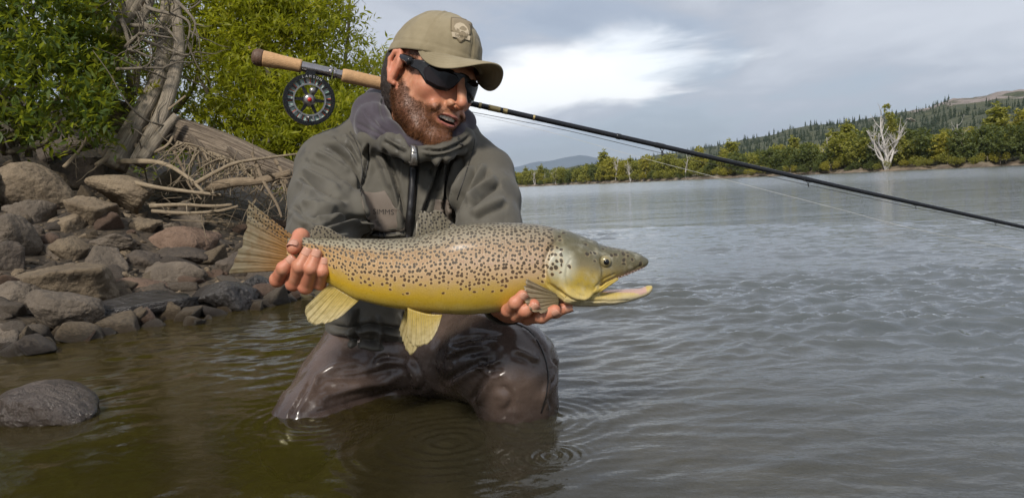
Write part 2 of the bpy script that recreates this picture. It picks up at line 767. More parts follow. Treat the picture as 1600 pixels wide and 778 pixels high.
b = NB('river_bed')
po = b.pos()
n1 = b.noise(po, 3.0, 6)
n2 = b.noise(po, 28.0, 5, 0.6)
vor = b.voro(b.mapping(po, (1, 1, 1)), 16.0)
c = b.mix(b.rng(n1, 0.35, 0.65), (0.26, 0.215, 0.14), (0.42, 0.36, 0.26))
c = b.mix(b.rng(n2, 0.4, 0.7, 0, 0.6), c, (0.12, 0.095, 0.06))
c = b.mix(b.rng(b.voro(b.mapping(po, (1, 1, 1)), 5.0), 0.05, 0.5, 0.65, 0.0), c, (0.52, 0.46, 0.36))
sx = b.node('ShaderNodeSeparateXYZ', {0: po}).outputs
olive = b.mix(b.rng(n1, 0.3, 0.7), (0.055, 0.042, 0.016), (0.12, 0.095, 0.036))
c = b.mix(b.rng(b.math('ADD', sx[0], b.math('MULTIPLY', b.math('ADD', n1, -0.5), 0.9)), -0.35, 0.55), olive, c)
# wet silt and earth above the waterline, darkened overall for shade below the log
soil = b.mix(b.rng(n2, 0.35, 0.65), (0.026, 0.019, 0.012), (0.085, 0.064, 0.041))
c = b.mix(b.rng(sx[2], -0.02, 0.05), c, soil)
b.done(b.principled(c, b.rng(n2, 0.3, 0.7, 0.7, 0.95), b.bump(b.math('ADD', n2, b.math('MULTIPLY', vor, -0.5)), 0.03, 0.6)))

xs = np.concatenate([axis([(-9000, -800, 8), (-800, -60, 14), (-60, -8, 26), (-8, -4, 24), (-4, 2.5, 160), (2.5, 8, 28), (8, 80, 24), (80, 800, 14), (800, 9000, 8)]), [9000.]])
ys = np.concatenate([axis([(-9000, -60, 8), (-60, -4, 14), (-4, 0.5, 24), (0.5, 6.5, 150), (6.5, 12, 36), (12, 80, 30), (80, 800, 14), (800, 9000, 8)]), [9000.]])
XX, YY = np.meshgrid(xs, ys, indexing='ij')
ZZ = bank_z(XX.ravel(), YY.ravel())
farm = sstep(30, 120, np.hypot(XX.ravel(), YY.ravel()))
ZZ = ZZ * (1 - farm) + farm * np.where(shore(XX.ravel(), YY.ravel()) > 0, 1.2, -2.2)
ground = mk('ground', np.stack([XX.ravel(), YY.ravel(), ZZ], -1), grid_faces(len(xs), len(ys)), 'river_bed', origin=(0, 0, 0))
tag(ground, 'brown river bed rising into the earth bank on the near side', 'ground', kind='structure')

# ------------------------------------------------------------------ water
b = NB('water')
po = b.pos()
nA = b.noise(b.mapping(po, (1.0, 1.7, 1), rot=(0, 0, 0.5)), 7.0, 5, 0.6, 0.4)
nB = b.noise(b.mapping(po, (1.0, 2.2, 1), rot=(0, 0, 0.15)), 1.1, 5, 0.6, 0.3)
nC = b.noise(b.mapping(po, (1.0, 2.6, 1), rot=(0, 0, 0.1)), 0.22, 4, 0.6)
nD = b.noise(b.mapping(po, (1.0, 1.5, 1), rot=(0, 0, 0.4)), 34.0, 4, 0.6, 0.5)
cd = b.node('ShaderNodeVectorMath', {0: po}, operation='LENGTH').outputs['Value']
sx = b.node('ShaderNodeSeparateXYZ', {0: po}).outputs
calm = b.rng(b.math('ADD', sx[0], b.math('MULTIPLY', b.math('ADD', nC, -0.5), 0.8)), -0.6, 0.7, 0.3, 1.0)
wind = b.rng(nC, 0.35, 0.65, 0.45, 1.0)
hgt = b.math('ADD', b.math('MULTIPLY', nA, 0.0080), b.math('MULTIPLY', nD, 0.0014))
hgt = b.math('MULTIPLY', hgt, calm)
hB = b.math('MULTIPLY', b.math('MULTIPLY', nB, 0.020), b.rng(cd, 2.0, 12.0))
hC = b.math('MULTIPLY', b.math('MULTIPLY', nC, 0.055), b.rng(cd, 12.0, 60.0))
hgt = b.math('MULTIPLY', b.math('ADD', hgt, b.math('ADD', hB, hC)), wind)
nrm = b.bump(hgt, 1.0, 1.0)
fr = b.node('ShaderNodeFresnel', {'IOR': 1.333, 'Normal': nrm}).outputs[0]
gl = b.node('ShaderNodeBsdfGlossy', {'Color': (1, 1, 1), 'Roughness': b.rng(cd, 2.0, 40.0, 0.02, 0.13), 'Normal': nrm}).outputs[0]
tr = b.node('ShaderNodeBsdfTransparent', {'Color': (0.80, 0.79, 0.66)}).outputs[0]
murk_reflect = b.mix(b.rng(b.math('ADD', sx[0], b.math('MULTIPLY', b.math('ADD', nC, -0.5), 0.8)), -0.5, 1.2), (0.048, 0.036, 0.009), (0.120, 0.138, 0.145))  # murk tint also paints pale sky reflection right, dark reflections left
df = b.node('ShaderNodeBsdfDiffuse', {'Color': murk_reflect, 'Normal': nrm}).outputs[0]
body = b.node('ShaderNodeMixShader', {0: b.math('ADD', b.rng(cd, 0.9, 2.4, 0.42, 0.72), b.rng(cd, 2.4, 6.0, 0.0, 0.25)), 1: tr, 2: df}).outputs[0]
b.done(b.node('ShaderNodeMixShader', {0: fr, 1: body, 2: gl}).outputs[0])

rad = np.concatenate([np.geomspace(0.3, 0.8, 40, endpoint=False), np.geomspace(0.8, 7.0, 430, endpoint=False), np.geomspace(7.0, 2600, 210)])
nr, na = len(rad), 700
t = np.linspace(-1, 1, na)
ang = np.radians(62 * t + 118 * t ** 5 * np.abs(t))      # dense where the river is open
RR, AA = np.meshgrid(rad, ang, indexing='ij')
wx, wy = (RR * np.sin(AA)).ravel(), (RR * np.cos(AA)).ravel()
step = np.maximum(np.repeat(np.gradient(rad), na), RR.ravel() * math.radians(0.30))
warp = np.stack([fbm(np.stack([wx * 1.1, wy * 1.1, 0 * wx], -1), 3, 21), fbm(np.stack([wx * 1.1, wy * 1.1, 0 * wx + 5], -1), 3, 22)], -1) * 0.10
ux, uy = wx + warp[:, 0], wy + warp[:, 1]
wz = np.zeros(len(wx))
wr = np.random.default_rng(5)
for i in range(70):
    lam = 0.035 * (6.5) ** (wr.random())
    th = wr.normal(1.75, 0.5)
    ph = wr.random() * 6.28
    amp = lam * 0.0076 * (0.6 + 0.8 * wr.random())
    fade = sstep(2.2, 4.5, lam / step)
    wz += amp * fade * (np.exp(1.1 * np.sin(2 * np.pi / lam * (ux * math.cos(th) + uy * math.sin(th)) + ph)) - 1.33) * .75
patch = 0.30 + 0.95 * sstep(-0.40, 0.45, fbm(np.stack([wx * 0.55, wy * 0.8, 0 * wx + 2], -1), 3, 31))
quiet = 0.22 + 0.78 * sstep(-0.45, 0.75, wx + 0.12 * np.maximum(wy - 2, 0) + 0.25 * fbm(np.stack([wx, wy, 0 * wx], -1), 2, 41))
wz *= patch * quiet
for (qx, qy, am, wl_, rmax) in ((862, 712, 0.0028, 0.016, 0.052), (700, 690, 0.0012, 0.03, 0.16), (500, 655, 0.0012, 0.03, 0.12), (840, 655, 0.0016, 0.026, 0.14)):
    d = W(qx, qy, 1.0) - CAM
    c0 = CAM + d * (-CAM[2] / d[2])
    rr_ = np.hypot(wx - c0[0], wy - c0[1])
    wz += am * np.sin(rr_ / wl_ * 6.283) * np.exp(-(rr_ / rmax) ** 2)
water = mk('water', np.stack([wx, wy, wz], -1), grid_faces(nr, na, flip=True), 'water', origin=(0, 0, 0))
tag(water, 'rippled grey green river water reaching to the far bank', 'water', kind='structure')

# ------------------------------------------------------------------ far side: bank, hill, mountains
SH = np.array([(-2500, 900), (-600, 640), (-300, 560), (480, 420), (810, 300), (950, 225), (1100, 168), (1250, 142), (1385, 126), (1600, 112), (1900, 100), (2400, 84), (4000, 60)], float)


def far_Y(px):
    return np.interp(px, SH[:, 0], SH[:, 1])


def dirx(px):
    """horizontal slope X/Y of pixel column px on the horizon"""
    p = W(px, 291 - (np.asarray(px, float) - 800) * 0.0468, 1.0)
    return p[..., 0]


def far_z(px, back):
    """ground height of the far side, back metres behind its waterline, along column px"""
    rise = np.interp(px, [700, 900, 1100, 1300, 1500, 1700], [0.012, 0.014, 0.03, 0.06, 0.085, 0.1])
    return 0.55 * sstep(0, 2.5, back) + rise * np.maximum(back - 2, 0)


b = NB('far_ground')
po = b.pos()
n1 = b.noise(po, 0.35, 6)
sz = b.node('ShaderNodeSeparateXYZ', {0: po}).outputs[2]
c = b.mix(b.rng(n1, 0.35, 0.65), (0.10, 0.075, 0.05), (0.24, 0.19, 0.135))
c = b.mix(b.rng(b.math('ADD', sz, b.math('MULTIPLY', n1, 1.5)), 1.0, 2.4), c, (0.07, 0.075, 0.025))
b.done(b.principled(c, 0.9))
pxs = np.concatenate([np.linspace(-2400, 700, 60), np.linspace(710, 1700, 199), np.linspace(1720, 3800, 50)])
backs = np.concatenate([[-4, -1.5], np.linspace(0, 4, 9), np.linspace(5, 90, 30)])
PXg, BK = np.meshgrid(pxs, backs, indexing='ij')
Yg = far_Y(PXg.ravel()) + BK.ravel()
Yg0 = far_Y(PXg.ravel()) + 2.2 * fbm(np.stack([PXg.ravel() / 22, 0 * Yg, 0 * Yg], -1), 3, 4)
Yg = Yg0 + BK.ravel()
Zg = np.where(BK.ravel() < 0, BK.ravel() * 0.3, far_z(PXg.ravel(), BK.ravel()) + 0.25 * fbm(np.stack([PXg.ravel() / 6, Yg / 3, 0 * Yg], -1), 3, 6) * sstep(0, 2, BK.ravel()))
far = mk('far_bank', np.stack([dirx(PXg.ravel()) * Yg, Yg, Zg], -1), grid_faces(len(pxs), len(backs)), 'far_ground', origin=(0, 0, 0))
tag(far, 'low pale earth bank along the far side of the river', 'bank', kind='structure')

# wooded hill behind
RIDGE = np.array([(400, 276), (700, 284), (900, 262), (1000, 250), (1090, 234), (1140, 224), (1200, 211), (1260, 196), (1330, 191), (1400, 177), (1450, 170), (1490, 152), (1530, 147), (1560, 138), (1600, 139), (1700, 120), (1900, 90), (2300, 60), (3000, 150), (3600, 220)], float)


def hill_pt(px, v):
    """v = 0 at the foot, 1 on the ridge, >1 behind it"""
    Yr = np.interp(px, [700, 1100, 1600, 2300], [760, 700, 560, 480])
    top = W(px, np.interp(px, RIDGE[:, 0], RIDGE[:, 1]), Yr)
    zt = np.maximum(top[..., 2], 0.5)
    Yf = far_Y(px) + 85
    f = np.where(v <= 1, v, 2 - v)
    Y = Yf + (Yr - Yf) * v
    prof = np.clip(f, -0.2, 1)
    prof = np.where(prof > 0, 0.35 * prof + 0.65 * prof ** 1.7, prof)
    z0 = far_z(px, 85.0)
    z = z0 + (zt - z0) * prof
    return np.stack([top[..., 0] / Yr * Y, Y, z], -1)


b = NB('hillside')
po = b.pos()
n1 = b.noise(po, 0.028, 6, 0.6)
n2 = b.noise(po, 0.2, 5, 0.6)
sz = b.node('ShaderNodeSeparateXYZ', {0: po}).outputs[2]
veg = b.mix(b.rng(n2, 0.35, 0.65), (0.040, 0.050, 0.022), (0.085, 0.090, 0.042))
rock = b.mix(n2, (0.17, 0.14, 0.125), (0.34, 0.29, 0.26))
rk = b.rng(b.math('ADD', n1, b.math('MULTIPLY', b.math('ADD', sz, -41.0), 0.014)), 0.57, 0.66)
b.done(b.principled(b.mix(rk, veg, rock), 0.9, b.bump(b.math('ADD', n2, n1), 4.0, 0.7)))
hp = np.linspace(500, 3400, 420)
hv = np.linspace(-0.05, 1.6, 60)
HP, HV = np.meshgrid(hp, hv, indexing='ij')
H = hill_pt(HP.ravel(), HV.ravel())
H[:, 2] += (2.4 * fbm(np.stack([H[:, 0] / 28, H[:, 1] / 28, H[:, 2] / 28], -1), 5, 8)) * sstep(0.05, 0.4, HV.ravel())
hill = mk('hillside', H, grid_faces(len(hp), len(hv)), 'hillside', origin=(0, 0, 0))
tag(hill, 'wooded hill with bare rock on its crest behind the far bank', 'hill', kind='structure')

simple_mat('mountain_rock', (0.11, 0.13, 0.14), 0.95, nscale=0.001, namp=0.3)
mp_ = np.linspace(200, 1900, 160)
mv = np.linspace(0, 1.5, 14)
top_y = np.interp(mp_, [200, 500, 700, 800, 850, 905, 960, 1020, 1100, 1300, 1600, 1900], [300, 285, 272, 259, 250, 241, 247, 262, 262, 250, 240, 235]) + 2.0 * fbm(np.stack([mp_ / 26, 0 * mp_, 0 * mp_], -1), 4, 12)
MP, MV = np.meshgrid(np.arange(len(mp_)), mv, indexing='ij')
T = W(mp_, top_y, 9000.0)[MP.ravel()]
f_ = np.where(MV.ravel() <= 1, MV.ravel(), 2 - MV.ravel())
Ym = 6500 + 2500 * MV.ravel()
Mv = np.stack([T[:, 0] / 9000 * Ym, Ym, np.maximum(T[:, 2], 5) * f_ - 3], -1)
Mv[:, 2] += 40 * fbm(Mv / 600, 4, 14) * np.clip(f_, 0, 1) * (1 - np.clip(f_, 0, 1)) * 4
mt = mk('mountains', Mv, grid_faces(len(mp_), len(mv)), 'mountain_rock', origin=(0, 0, 0))
tag(mt, 'far mountain range fading to blue beyond the river', 'mountains', kind='structure')

# ================================================================== NEAR BANK: STONES, WOOD, SHRUBS
def rock_mat(name, lo, hi, spot, wet=0.0, rough=0.85, moss=0.0):
    b = NB(name)
    co = b.coord()
    wp = b.pos()
    inf = b.node('ShaderNodeObjectInfo').outputs['Random']
    off = b.node('ShaderNodeCombineXYZ', {0: b.math('MULTIPLY', inf, 31.0), 1: b.math('MULTIPLY', inf, 17.0)}).outputs[0]
    v = b.node('ShaderNodeVectorMath', {0: co, 1: off}, operation='ADD').outputs[0]
    n1 = b.noise(v, 7.0, 6, 0.62)
    n2 = b.noise(v, 55.0, 5, 0.65)
    n3 = b.noise(v, 190.0, 3, 0.6)
    vo = b.voro(v, 42.0)
    c = b.mix(b.rng(n1, 0.32, 0.68), lo, hi)
    c = b.mix(b.rng(n2, 0.52, 0.7, 0, 0.75), c, spot)
    c = b.mix(b.rng(n3, 0.55, 0.72, 0, 0.4), c, tuple(x * 1.7 for x in hi))
    c = b.mix(b.math('MULTIPLY', inf, 0.35), c, tuple(x * 0.6 for x in lo))
    sz = b.node('ShaderNodeSeparateXYZ', {0: wp}).outputs[2]
    line = b.math('ADD', sz, b.math('MULTIPLY', b.math('ADD', n1, -0.5), 0.08))
    wetf = b.rng(line, 0.015, 0.055 + wet, 1.0, 0.0)         # wet stone above the waterline
    c = b.mix(b.math('MULTIPLY', wetf, 0.72), c, tuple(x * 0.30 for x in lo))
    if moss:
        nz = b.node('ShaderNodeSeparateXYZ', {0: b.node('ShaderNodeNewGeometry').outputs['Normal']}).outputs[2]
        c = b.mix(b.math('MULTIPLY', b.rng(b.math('ADD', nz, n2), 0.9, 1.4), moss), c, (0.10, 0.095, 0.035))
    r = b.math('SUBTRACT', rough, b.math('MULTIPLY', wetf, 0.52))
    h = b.math('ADD', b.math('ADD', b.math('MULTIPLY', n1, 1.2), n2), b.math('ADD', b.math('MULTIPLY', n3, 0.35), b.math('MULTIPLY', vo, -0.5)))
    b.done(b.principled(c, r, b.bump(h, 0.016, 0.75), 0.5))


rock_mat('rock_tan', (0.135, 0.100, 0.062), (0.235, 0.180, 0.115), (0.085, 0.062, 0.038))
rock_mat('rock_grey', (0.105, 0.083, 0.060), (0.19, 0.152, 0.112), (0.068, 0.052, 0.037))
rock_mat('rock_red', (0.13, 0.082, 0.054), (0.21, 0.138, 0.094), (0.085, 0.055, 0.037))
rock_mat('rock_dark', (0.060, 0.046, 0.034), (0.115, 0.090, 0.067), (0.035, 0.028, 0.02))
rock_mat('rock_damp', (0.085, 0.062, 0.046), (0.160, 0.130, 0.105), (0.05, 0.036, 0.027), wet=0.03, rough=0.62)
rock_mat('rock_wet', (0.045, 0.038, 0.033), (0.105, 0.095, 0.086), (0.03, 0.026, 0.022), wet=0.16, rough=0.6)


def rock_shape(seed, sub=4, planes=13, rounded=0.5):
    """unit stone: a soft intersection of random half-spaces with worn, pitted faces"""
    r = np.random.default_rng(seed)
    D, Fc = ICO[sub]
    N = r.normal(size=(planes, 3))
    N /= np.linalg.norm(N, axis=1)[:, None]
    off = 0.72 + 0.34 * r.random(planes)
    dots = D @ N.T
    rad = off / np.maximum(dots, 0.05)
    p = 6 + 16 * (1 - rounded)
    rr_ = (np.sum(rad ** -p, 1)) ** (-1 / p)
    rr_ = rr_ * (1 - rounded * 0.5) + rounded * 0.5 * 0.9
    V = D * rr_[:, None]
    amp = 0.055 if sub >= 3 else 0.04
    V = V * (1 + amp * fbm(V * 2.1 + seed * 3.7, 5, seed)[:, None] + (0.02 * fbm(V * 9 + seed, 2, seed + 5)[:, None] if sub >= 4 else 0))
    V -= (V.max(0) + V.min(0)) / 2
    V /= (V.max(0) - V.min(0)) / 2
    return V, Fc


def rot_small(r, a):
    ax, ay, az = r.normal(size=3) * a
    return np.array(Matrix.Rotation(ax, 3, 'X') @ Matrix.Rotation(ay, 3, 'Y') @ Matrix.Rotation(az * 4, 3, 'Z'))


# x0, x1, y0, y1 in the photograph, material, roundness, tilt in degrees, label
BOULDERS = [
    (-14, 103, 257, 342, 'rock_tan', .8, 14, 'large smooth tan boulder high on the bank, the biggest beside the round one'),
    (138, 238, 276, 344, 'rock_tan', .9, 18, 'rounded egg-shaped tan boulder below the leaning tree trunks'),
    (232, 296, 264, 310, 'rock_tan', .8, 8, 'tan boulder half hidden under dry sticks behind the egg-shaped boulder'),
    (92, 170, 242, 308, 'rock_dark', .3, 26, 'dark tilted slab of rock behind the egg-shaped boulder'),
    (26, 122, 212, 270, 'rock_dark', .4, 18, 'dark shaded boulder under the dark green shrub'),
    (104, 178, 309, 362, 'rock_tan', .5, 20, 'blunt tan rock leaning below the egg-shaped boulder'),
    (73, 126, 335, 368, 'rock_tan', .5, 5, 'small pale angular rock beneath the large smooth boulder'),
    (12, 74, 311, 353, 'rock_grey', .4, 16, 'grey wedge of rock under the large smooth boulder'),
    (-12, 51, 336, 417, 'rock_grey', .6, 8, 'upright grey boulder below the grey wedge of rock'),
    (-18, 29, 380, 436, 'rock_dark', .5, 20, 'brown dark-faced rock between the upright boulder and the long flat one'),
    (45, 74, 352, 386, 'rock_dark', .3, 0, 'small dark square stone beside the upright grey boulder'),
    (52, 101, 381, 410, 'rock_grey', .3, 12, 'jagged grey stone above the long flat boulder'),
    (83, 128, 372, 417, 'rock_tan', .4, 20, 'tan block standing beside the jagged grey stone'),
    (119, 212, 364, 392, 'rock_grey', .4, 4, 'long low grey slab lying in the middle of the bank'),
    (126, 197, 387, 436, 'rock_grey', .4, 10, 'broad faceted grey rock below the long low slab'),
    (104, 164, 411, 450, 'rock_grey', .5, 16, 'weathered grey rock behind the long flat boulder'),
    (2, 170, 403, 486, 'rock_tan', .5, 20, 'long flat tan boulder sloping down to the water'),
    (198, 246, 341, 366, 'rock_tan', .4, 4, 'pale angular stone below the egg-shaped boulder'),
    (239, 286, 346, 375, 'rock_grey', .4, 14, 'grey stone just above the reddish boulder'),
    (231, 328, 355, 406, 'rock_red', .6, 6, 'reddish brown boulder at the foot of the dry sticks'),
    (252, 334, 388, 419, 'rock_dark', .5, 6, 'dark rounded stone directly below the reddish brown boulder'),
    (191, 250, 392, 421, 'rock_dark', .5, 8, 'dark low stone beside the broad faceted grey rock'),
    (217, 319, 407, 449, 'rock_grey', .4, 14, 'grey blocky rock at the water edge behind the tail of the fish'),
    (155, 264, 436, 468, 'rock_red', .5, 5, 'flat rust-coloured rock lapped by the shallow water'),
    (191, 216, 424, 441, 'rock_tan', .7, 0, 'small round pale cobble above the rust-coloured rock'),
    (138, 284, 462, 518, 'rock_wet', .5, 14, 'dark wet rock with a low grey nose in the water'),
    (33, 146, 456, 534, 'rock_grey', .35, 24, 'rough craggy grey brown rock at the water edge'),
    (-20, 60, 441, 494, 'rock_grey', .5, 8, 'mottled grey boulder behind the craggy rock'),
    (-24, 39, 509, 556, 'rock_grey', .5, 22, 'smooth sloping grey rock in the water beside the craggy rock'),
    (286, 395, 441, 498, 'rock_wet', .3, 4, 'black wet square-shouldered rock standing in the water'),
    (375, 426, 433, 472, 'rock_wet', .2, 20, 'jagged wet rock behind the black square-shouldered rock'),
    (408, 478, 424, 468, 'rock_wet', .4, 8, 'dark wet rock behind the gripping hand'),
    (260, 318, 331, 358, 'rock_grey', .5, 10, 'grey stone among the ends of the dry sticks'),
    (318, 352, 366, 398, 'rock_grey', .4, 10, 'grey stone beside the reddish brown boulder'),
    (60, 102, 268, 302, 'rock_tan', .6, 0, 'tan stone wedged between the dark slab and the large smooth boulder'),
    (298, 350, 300, 335, 'rock_grey', .4, 18, 'grey stone under the overhanging log'),
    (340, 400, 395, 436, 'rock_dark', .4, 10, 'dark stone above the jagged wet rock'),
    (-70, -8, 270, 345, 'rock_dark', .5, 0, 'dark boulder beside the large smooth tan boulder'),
]
for i, (x0, x1, y0, y1, mname, rnd_, tilt, lab) in enumerate(BOULDERS):
    cx, cy, w_, h_ = (x0 + x1) / 2, (y0 + y1) / 2, (x1 - x0) / 2, (y1 - y0) / 2
    Y = ground_hit(cx, cy + 0.55 * h_) + 0.02
    Ydir = W(cx, cy, Y)
    rx, rz = PX(w_, Y) * 1.07, PX(h_, Y) * 1.07
    ryy = 0.55 * rx + 0.5 * rz
    V, Fc = rock_shape(100 + i, 5 if w_ > 38 else 4, 12, rnd_)
    V = V * np.array([rx, ryy, rz * 1.06])
    tl = math.radians(tilt) * 0.75
    Rm = np.array([[math.cos(tl), 0, math.sin(tl)], [0, 1, 0], [-math.sin(tl), 0, math.cos(tl)]])
    V = V @ Rm.T
    V[:, 0] *= rx / (np.ptp(V[:, 0]) / 2)
    V[:, 2] *= rz / (np.ptp(V[:, 2]) / 2)
    V[:, 2] = np.where(V[:, 2] < 0, V[:, 2] * 1.22, V[:, 2])
    o = mk('boulder', V + Ydir + np.array([0, ryy * 0.25, 0]), Fc, mname)
    tag(o, lab, 'rock', 'rocks of the near bank')

# the rock alone in the water in front
Y = 1.57
V, Fc = rock_shape(411, 5, 14, .75)
cen = W(68, 640, Y)
V = V * np.array([PX(100, Y), 0.10, PX(46, Y)])
V[:, 2] -= 0.035 * np.clip(V[:, 0] / 0.13, -1, 1) ** 2
o = mk('boulder', V + cen, Fc, 'rock_damp')
tag(o, 'low wet brown boulder standing alone in the shallow water', 'rock', 'rocks of the near bank')

# stones of the rubble between them: pieces of the bank
STONES = [rock_shape(300 + k, 3, 10, 0.25 + 0.5 * (k % 4) / 3) for k in range(8)]
SMESH = {}
for k, (V, Fc) in enumerate(STONES):
    for mname in ('rock_tan', 'rock_grey', 'rock_dark', 'rock_red'):
        SMESH[k, mname] = mesh_data('stone', V, Fc, mname)
sr = np.random.default_rng(77)
cnt = 0
while cnt < 298:
    px, py = sr.uniform(-30, 470), sr.uniform(255, 500)
    if cnt > 190:                           # a fringe of stones along the waterline
        py = np.interp(px, [0, 140, 290, 470], [548, 520, 488, 462]) + sr.normal() * 9
    Y = ground_hit(px, py)
    if Y > 5.6:
        continue
    p = W(px, py, Y)
    s = 0.018 + 0.052 * sr.random() ** 2.2
    if shore(p[0:1], p[1:2])[0] < -0.2:
        continue
    k = int(sr.integers(8))
    o = bpy.data.objects.new('stone', SMESH[k, ('rock_tan', 'rock_tan', 'rock_grey', 'rock_grey', 'rock_dark', 'rock_red')[int(sr.integers(6))]])
    COL.objects.link(o)
    o.parent = ground
    o.location = (p[0], p[1], p[2] + s * 0.15)
    o.rotation_euler = (sr.normal() * .4, sr.normal() * .4, sr.random() * 6.28)
    o.scale = (s * (0.9 + .6 * sr.random()), s * (0.8 + .4 * sr.random()), s * (0.55 + .3 * sr.random()))
    cnt += 1
# gravel between the stones
Vg, Fg = ICO[1]
Xw, Yw = sr.uniform(-4.0, -0.6, 2600), sr.uniform(2.2, 5.2, 2600)
sh = shore(Xw, Yw)
ok = (sh > -0.1) & (sh < 1.9)
Xw, Yw = Xw[ok], Yw[ok]
s = 0.006 + 0.016 * sr.random(len(Xw)) ** 2
cen = np.stack([Xw, Yw, bank_z(Xw, Yw)], -1)
gp = Vg[None] * (1 + 0.25 * sr.normal(size=(len(Xw), len(Vg), 1))) * s[:, None, None] * np.array([1.2, 1, 0.7]) + cen[:, None]
gp = gp.reshape(-1, 3)
gf = (Fg[None] + (np.arange(len(Xw)) * len(Vg))[:, None, None]).reshape(-1, 3)
o = mk('gravel', gp, gf, 'rock_tan', parent=ground, smooth=False, origin=(0, 0, 0))
o['kind'] = 'stuff'

# ------------------------------------------------------------------ wood
def bark(name, lo, hi, rough=0.9, scale=(14, 14, 1.6), bs=1.0):
    b = NB(name)
    co = b.attr('along', 'Vector')
    n1 = b.noise(b.mapping(co, scale), 3.0, 6, 0.65, 0.6)
    n2 = b.noise(b.mapping(co, (30, 30, 9)), 3.0, 4, 0.6)
    n3 = b.noise(co, 2.3, 4)
    c = b.mix(b.rng(n1, 0.3, 0.7), lo, hi)
    c = b.mix(b.rng(n2, 0.55, 0.72, 0, 0.55), c, tuple(x * 0.4 for x in lo))
    c = b.mix(b.rng(n3, 0.5, 0.75, 0, 0.4), c, tuple(min(1, x * 1.25) for x in hi))
    b.done(b.principled(c, rough, b.bump(b.math('ADD', n1, b.math('MULTIPLY', n2, 0.4)), 0.02 * bs, 0.9)))


bark('bark_grey', (0.20, 0.165, 0.12), (0.42, 0.36, 0.275))
bark('bark_log', (0.085, 0.06, 0.04), (0.30, 0.24, 0.175), bs=1.8)
bark('dry_wood', (0.22, 0.165, 0.10), (0.46, 0.37, 0.25), bs=0.4)
bark('root_wood', (0.16, 0.115, 0.07), (0.34, 0.26, 0.17), bs=0.5)
bark('pale_dead_wood', (0.36, 0.33, 0.30), (0.62, 0.59, 0.55), bs=0.6)


def limb(pts, r0, r1, n=10, m=8, seed=0, rough=0.12, flare=0.0):
    """gnarly tube; returns verts, faces, 'along' coords"""
    P = spline(pts, m)
    L = np.concatenate([[0], np.cumsum(np.linalg.norm(np.diff(P, axis=0), axis=1))])
    tt = L / L[-1]
    rad = r0 + (r1 - r0) * tt + flare * np.exp(-tt * 9) * r0
    V, Fc = tube(P, rad, n)
    k = len(P)
    a = np.arange(n) * 2 * np.pi / n
    al = np.stack([np.tile(np.cos(a), k), np.tile(np.sin(a), k), np.repeat(L, n) / max(r0, 1e-4) * 0.25], -1)
    rep = np.repeat(P, n, 0)
    lob = 1 + rough * (np.sin(3 * np.tile(a, k) + seed + np.repeat(L, n) * 3) * 0.6 + vnoise(al * np.array([1.6, 1.6, 1.0]) + seed * 5.1, seed) * 1.1)
    V = rep + (V - rep) * lob[:, None]
    return V, Fc, al * np.array([0.16, 0.16, 0.3]) + seed * 1.7


def joinl(parts):
    V, Fc = join([(p[0], p[1]) for p in parts])
    return V, Fc, np.concatenate([p[2] for p in parts])


def wood(name, parts, mat, parent=None, label=None, cat=None, group=None):
    V, Fc, al = joinl(parts)
    o = mk(name, V, Fc, mat, parent, attrs={'along': al})
    if label:
        tag(o, label, cat, group)
    return o


def pxs(*pts):
    return [W(*p) for p in pts]


def twigs(base_pts, n, length, r, seed, spread=0.8, droop=0.0, up=0.0):
    """thin side branches along a polyline"""
    rr2 = np.random.default_rng(seed)
    P = spline(base_pts, 8)
    out = []
    for q in range(n):
        i = int(rr2.integers(1, len(P) - 1))
        tdir = P[i] - P[i - 1]
        tdir /= np.linalg.norm(tdir)
        d = tdir * 0.5 + rr2.normal(size=3) * spread + np.array([0, 0, up - droop])
        d /= np.linalg.norm(d)
        L = length * (0.4 + 0.9 * rr2.random())
        pts = [P[i]]
        for s in range(4):
            d = d + rr2.normal(size=3) * 0.28 + np.array([0, 0, (up - droop) * 0.15])
            d /= np.linalg.norm(d)
            pts.append(pts[-1] + d * L / 4)
        out.append(limb(pts, r * (0.6 + 0.6 * rr2.random()), r * 0.2, 5, 4, seed + q, 0.05))
    return out


# leaning grey trunks
def near_tree(label, trunk_pts, r0, r1, limbs, seed, group=None):
    e = empty('tree', trunk_pts[0] - np.array([0, 0, 0.05]))
    tag(e, label, 'tree', group)
    wood('trunk', [limb(trunk_pts, r0, r1, 16, 10, seed, 0.14, 0.15)], 'bark_grey', e)
    for k, (pts, a, c_) in enumerate(limbs):
        wood('branch', [limb(pts, a, c_, 10, 8, seed + 10 + k, 0.12)] + twigs(pts, 5, 0.5, 0.008, seed + k * 7), 'bark_grey', e)
    return e


t1 = near_tree('leaning grey tree trunk forking above the fallen log, beside the pale split trunk',
               pxs((178, 262, 4.42), (212, 198, 4.52), (243, 140, 4.66), (257, 80, 4.95), (262, 20, 5.05), (270, -70, 5.2), (290, -170, 5.4)), 0.062, 0.042,
               [(pxs((214, 258, 4.40), (246, 195, 4.48), (268, 135, 4.60), (280, 80, 4.8), (276, 20, 4.9), (262, -60, 5.0)), 0.048, 0.03),
                (pxs((222, 252, 4.38), (252, 210, 4.42), (276, 180, 4.45)), 0.04, 0.022)], 1)
t2 = near_tree('pale split tree trunk leaning up beside the dark green shrub',
               pxs((150, 165, 5.0), (166, 110, 4.95), (182, 60, 4.9), (202, 5, 4.9), (220, -60, 4.95), (230, -160, 5.1)), 0.058, 0.036,
               [(pxs((158, 150, 4.9), (178, 90, 4.85), (200, 40, 4.8), (222, -5, 4.8), (250, -80, 4.8)), 0.036, 0.024),
                (pxs((160, 100, 4.95), (185, 80, 4.85), (205, 55, 4.8), (232, 10, 4.8), (250, -60, 4.8)), 0.04, 0.02)], 2)
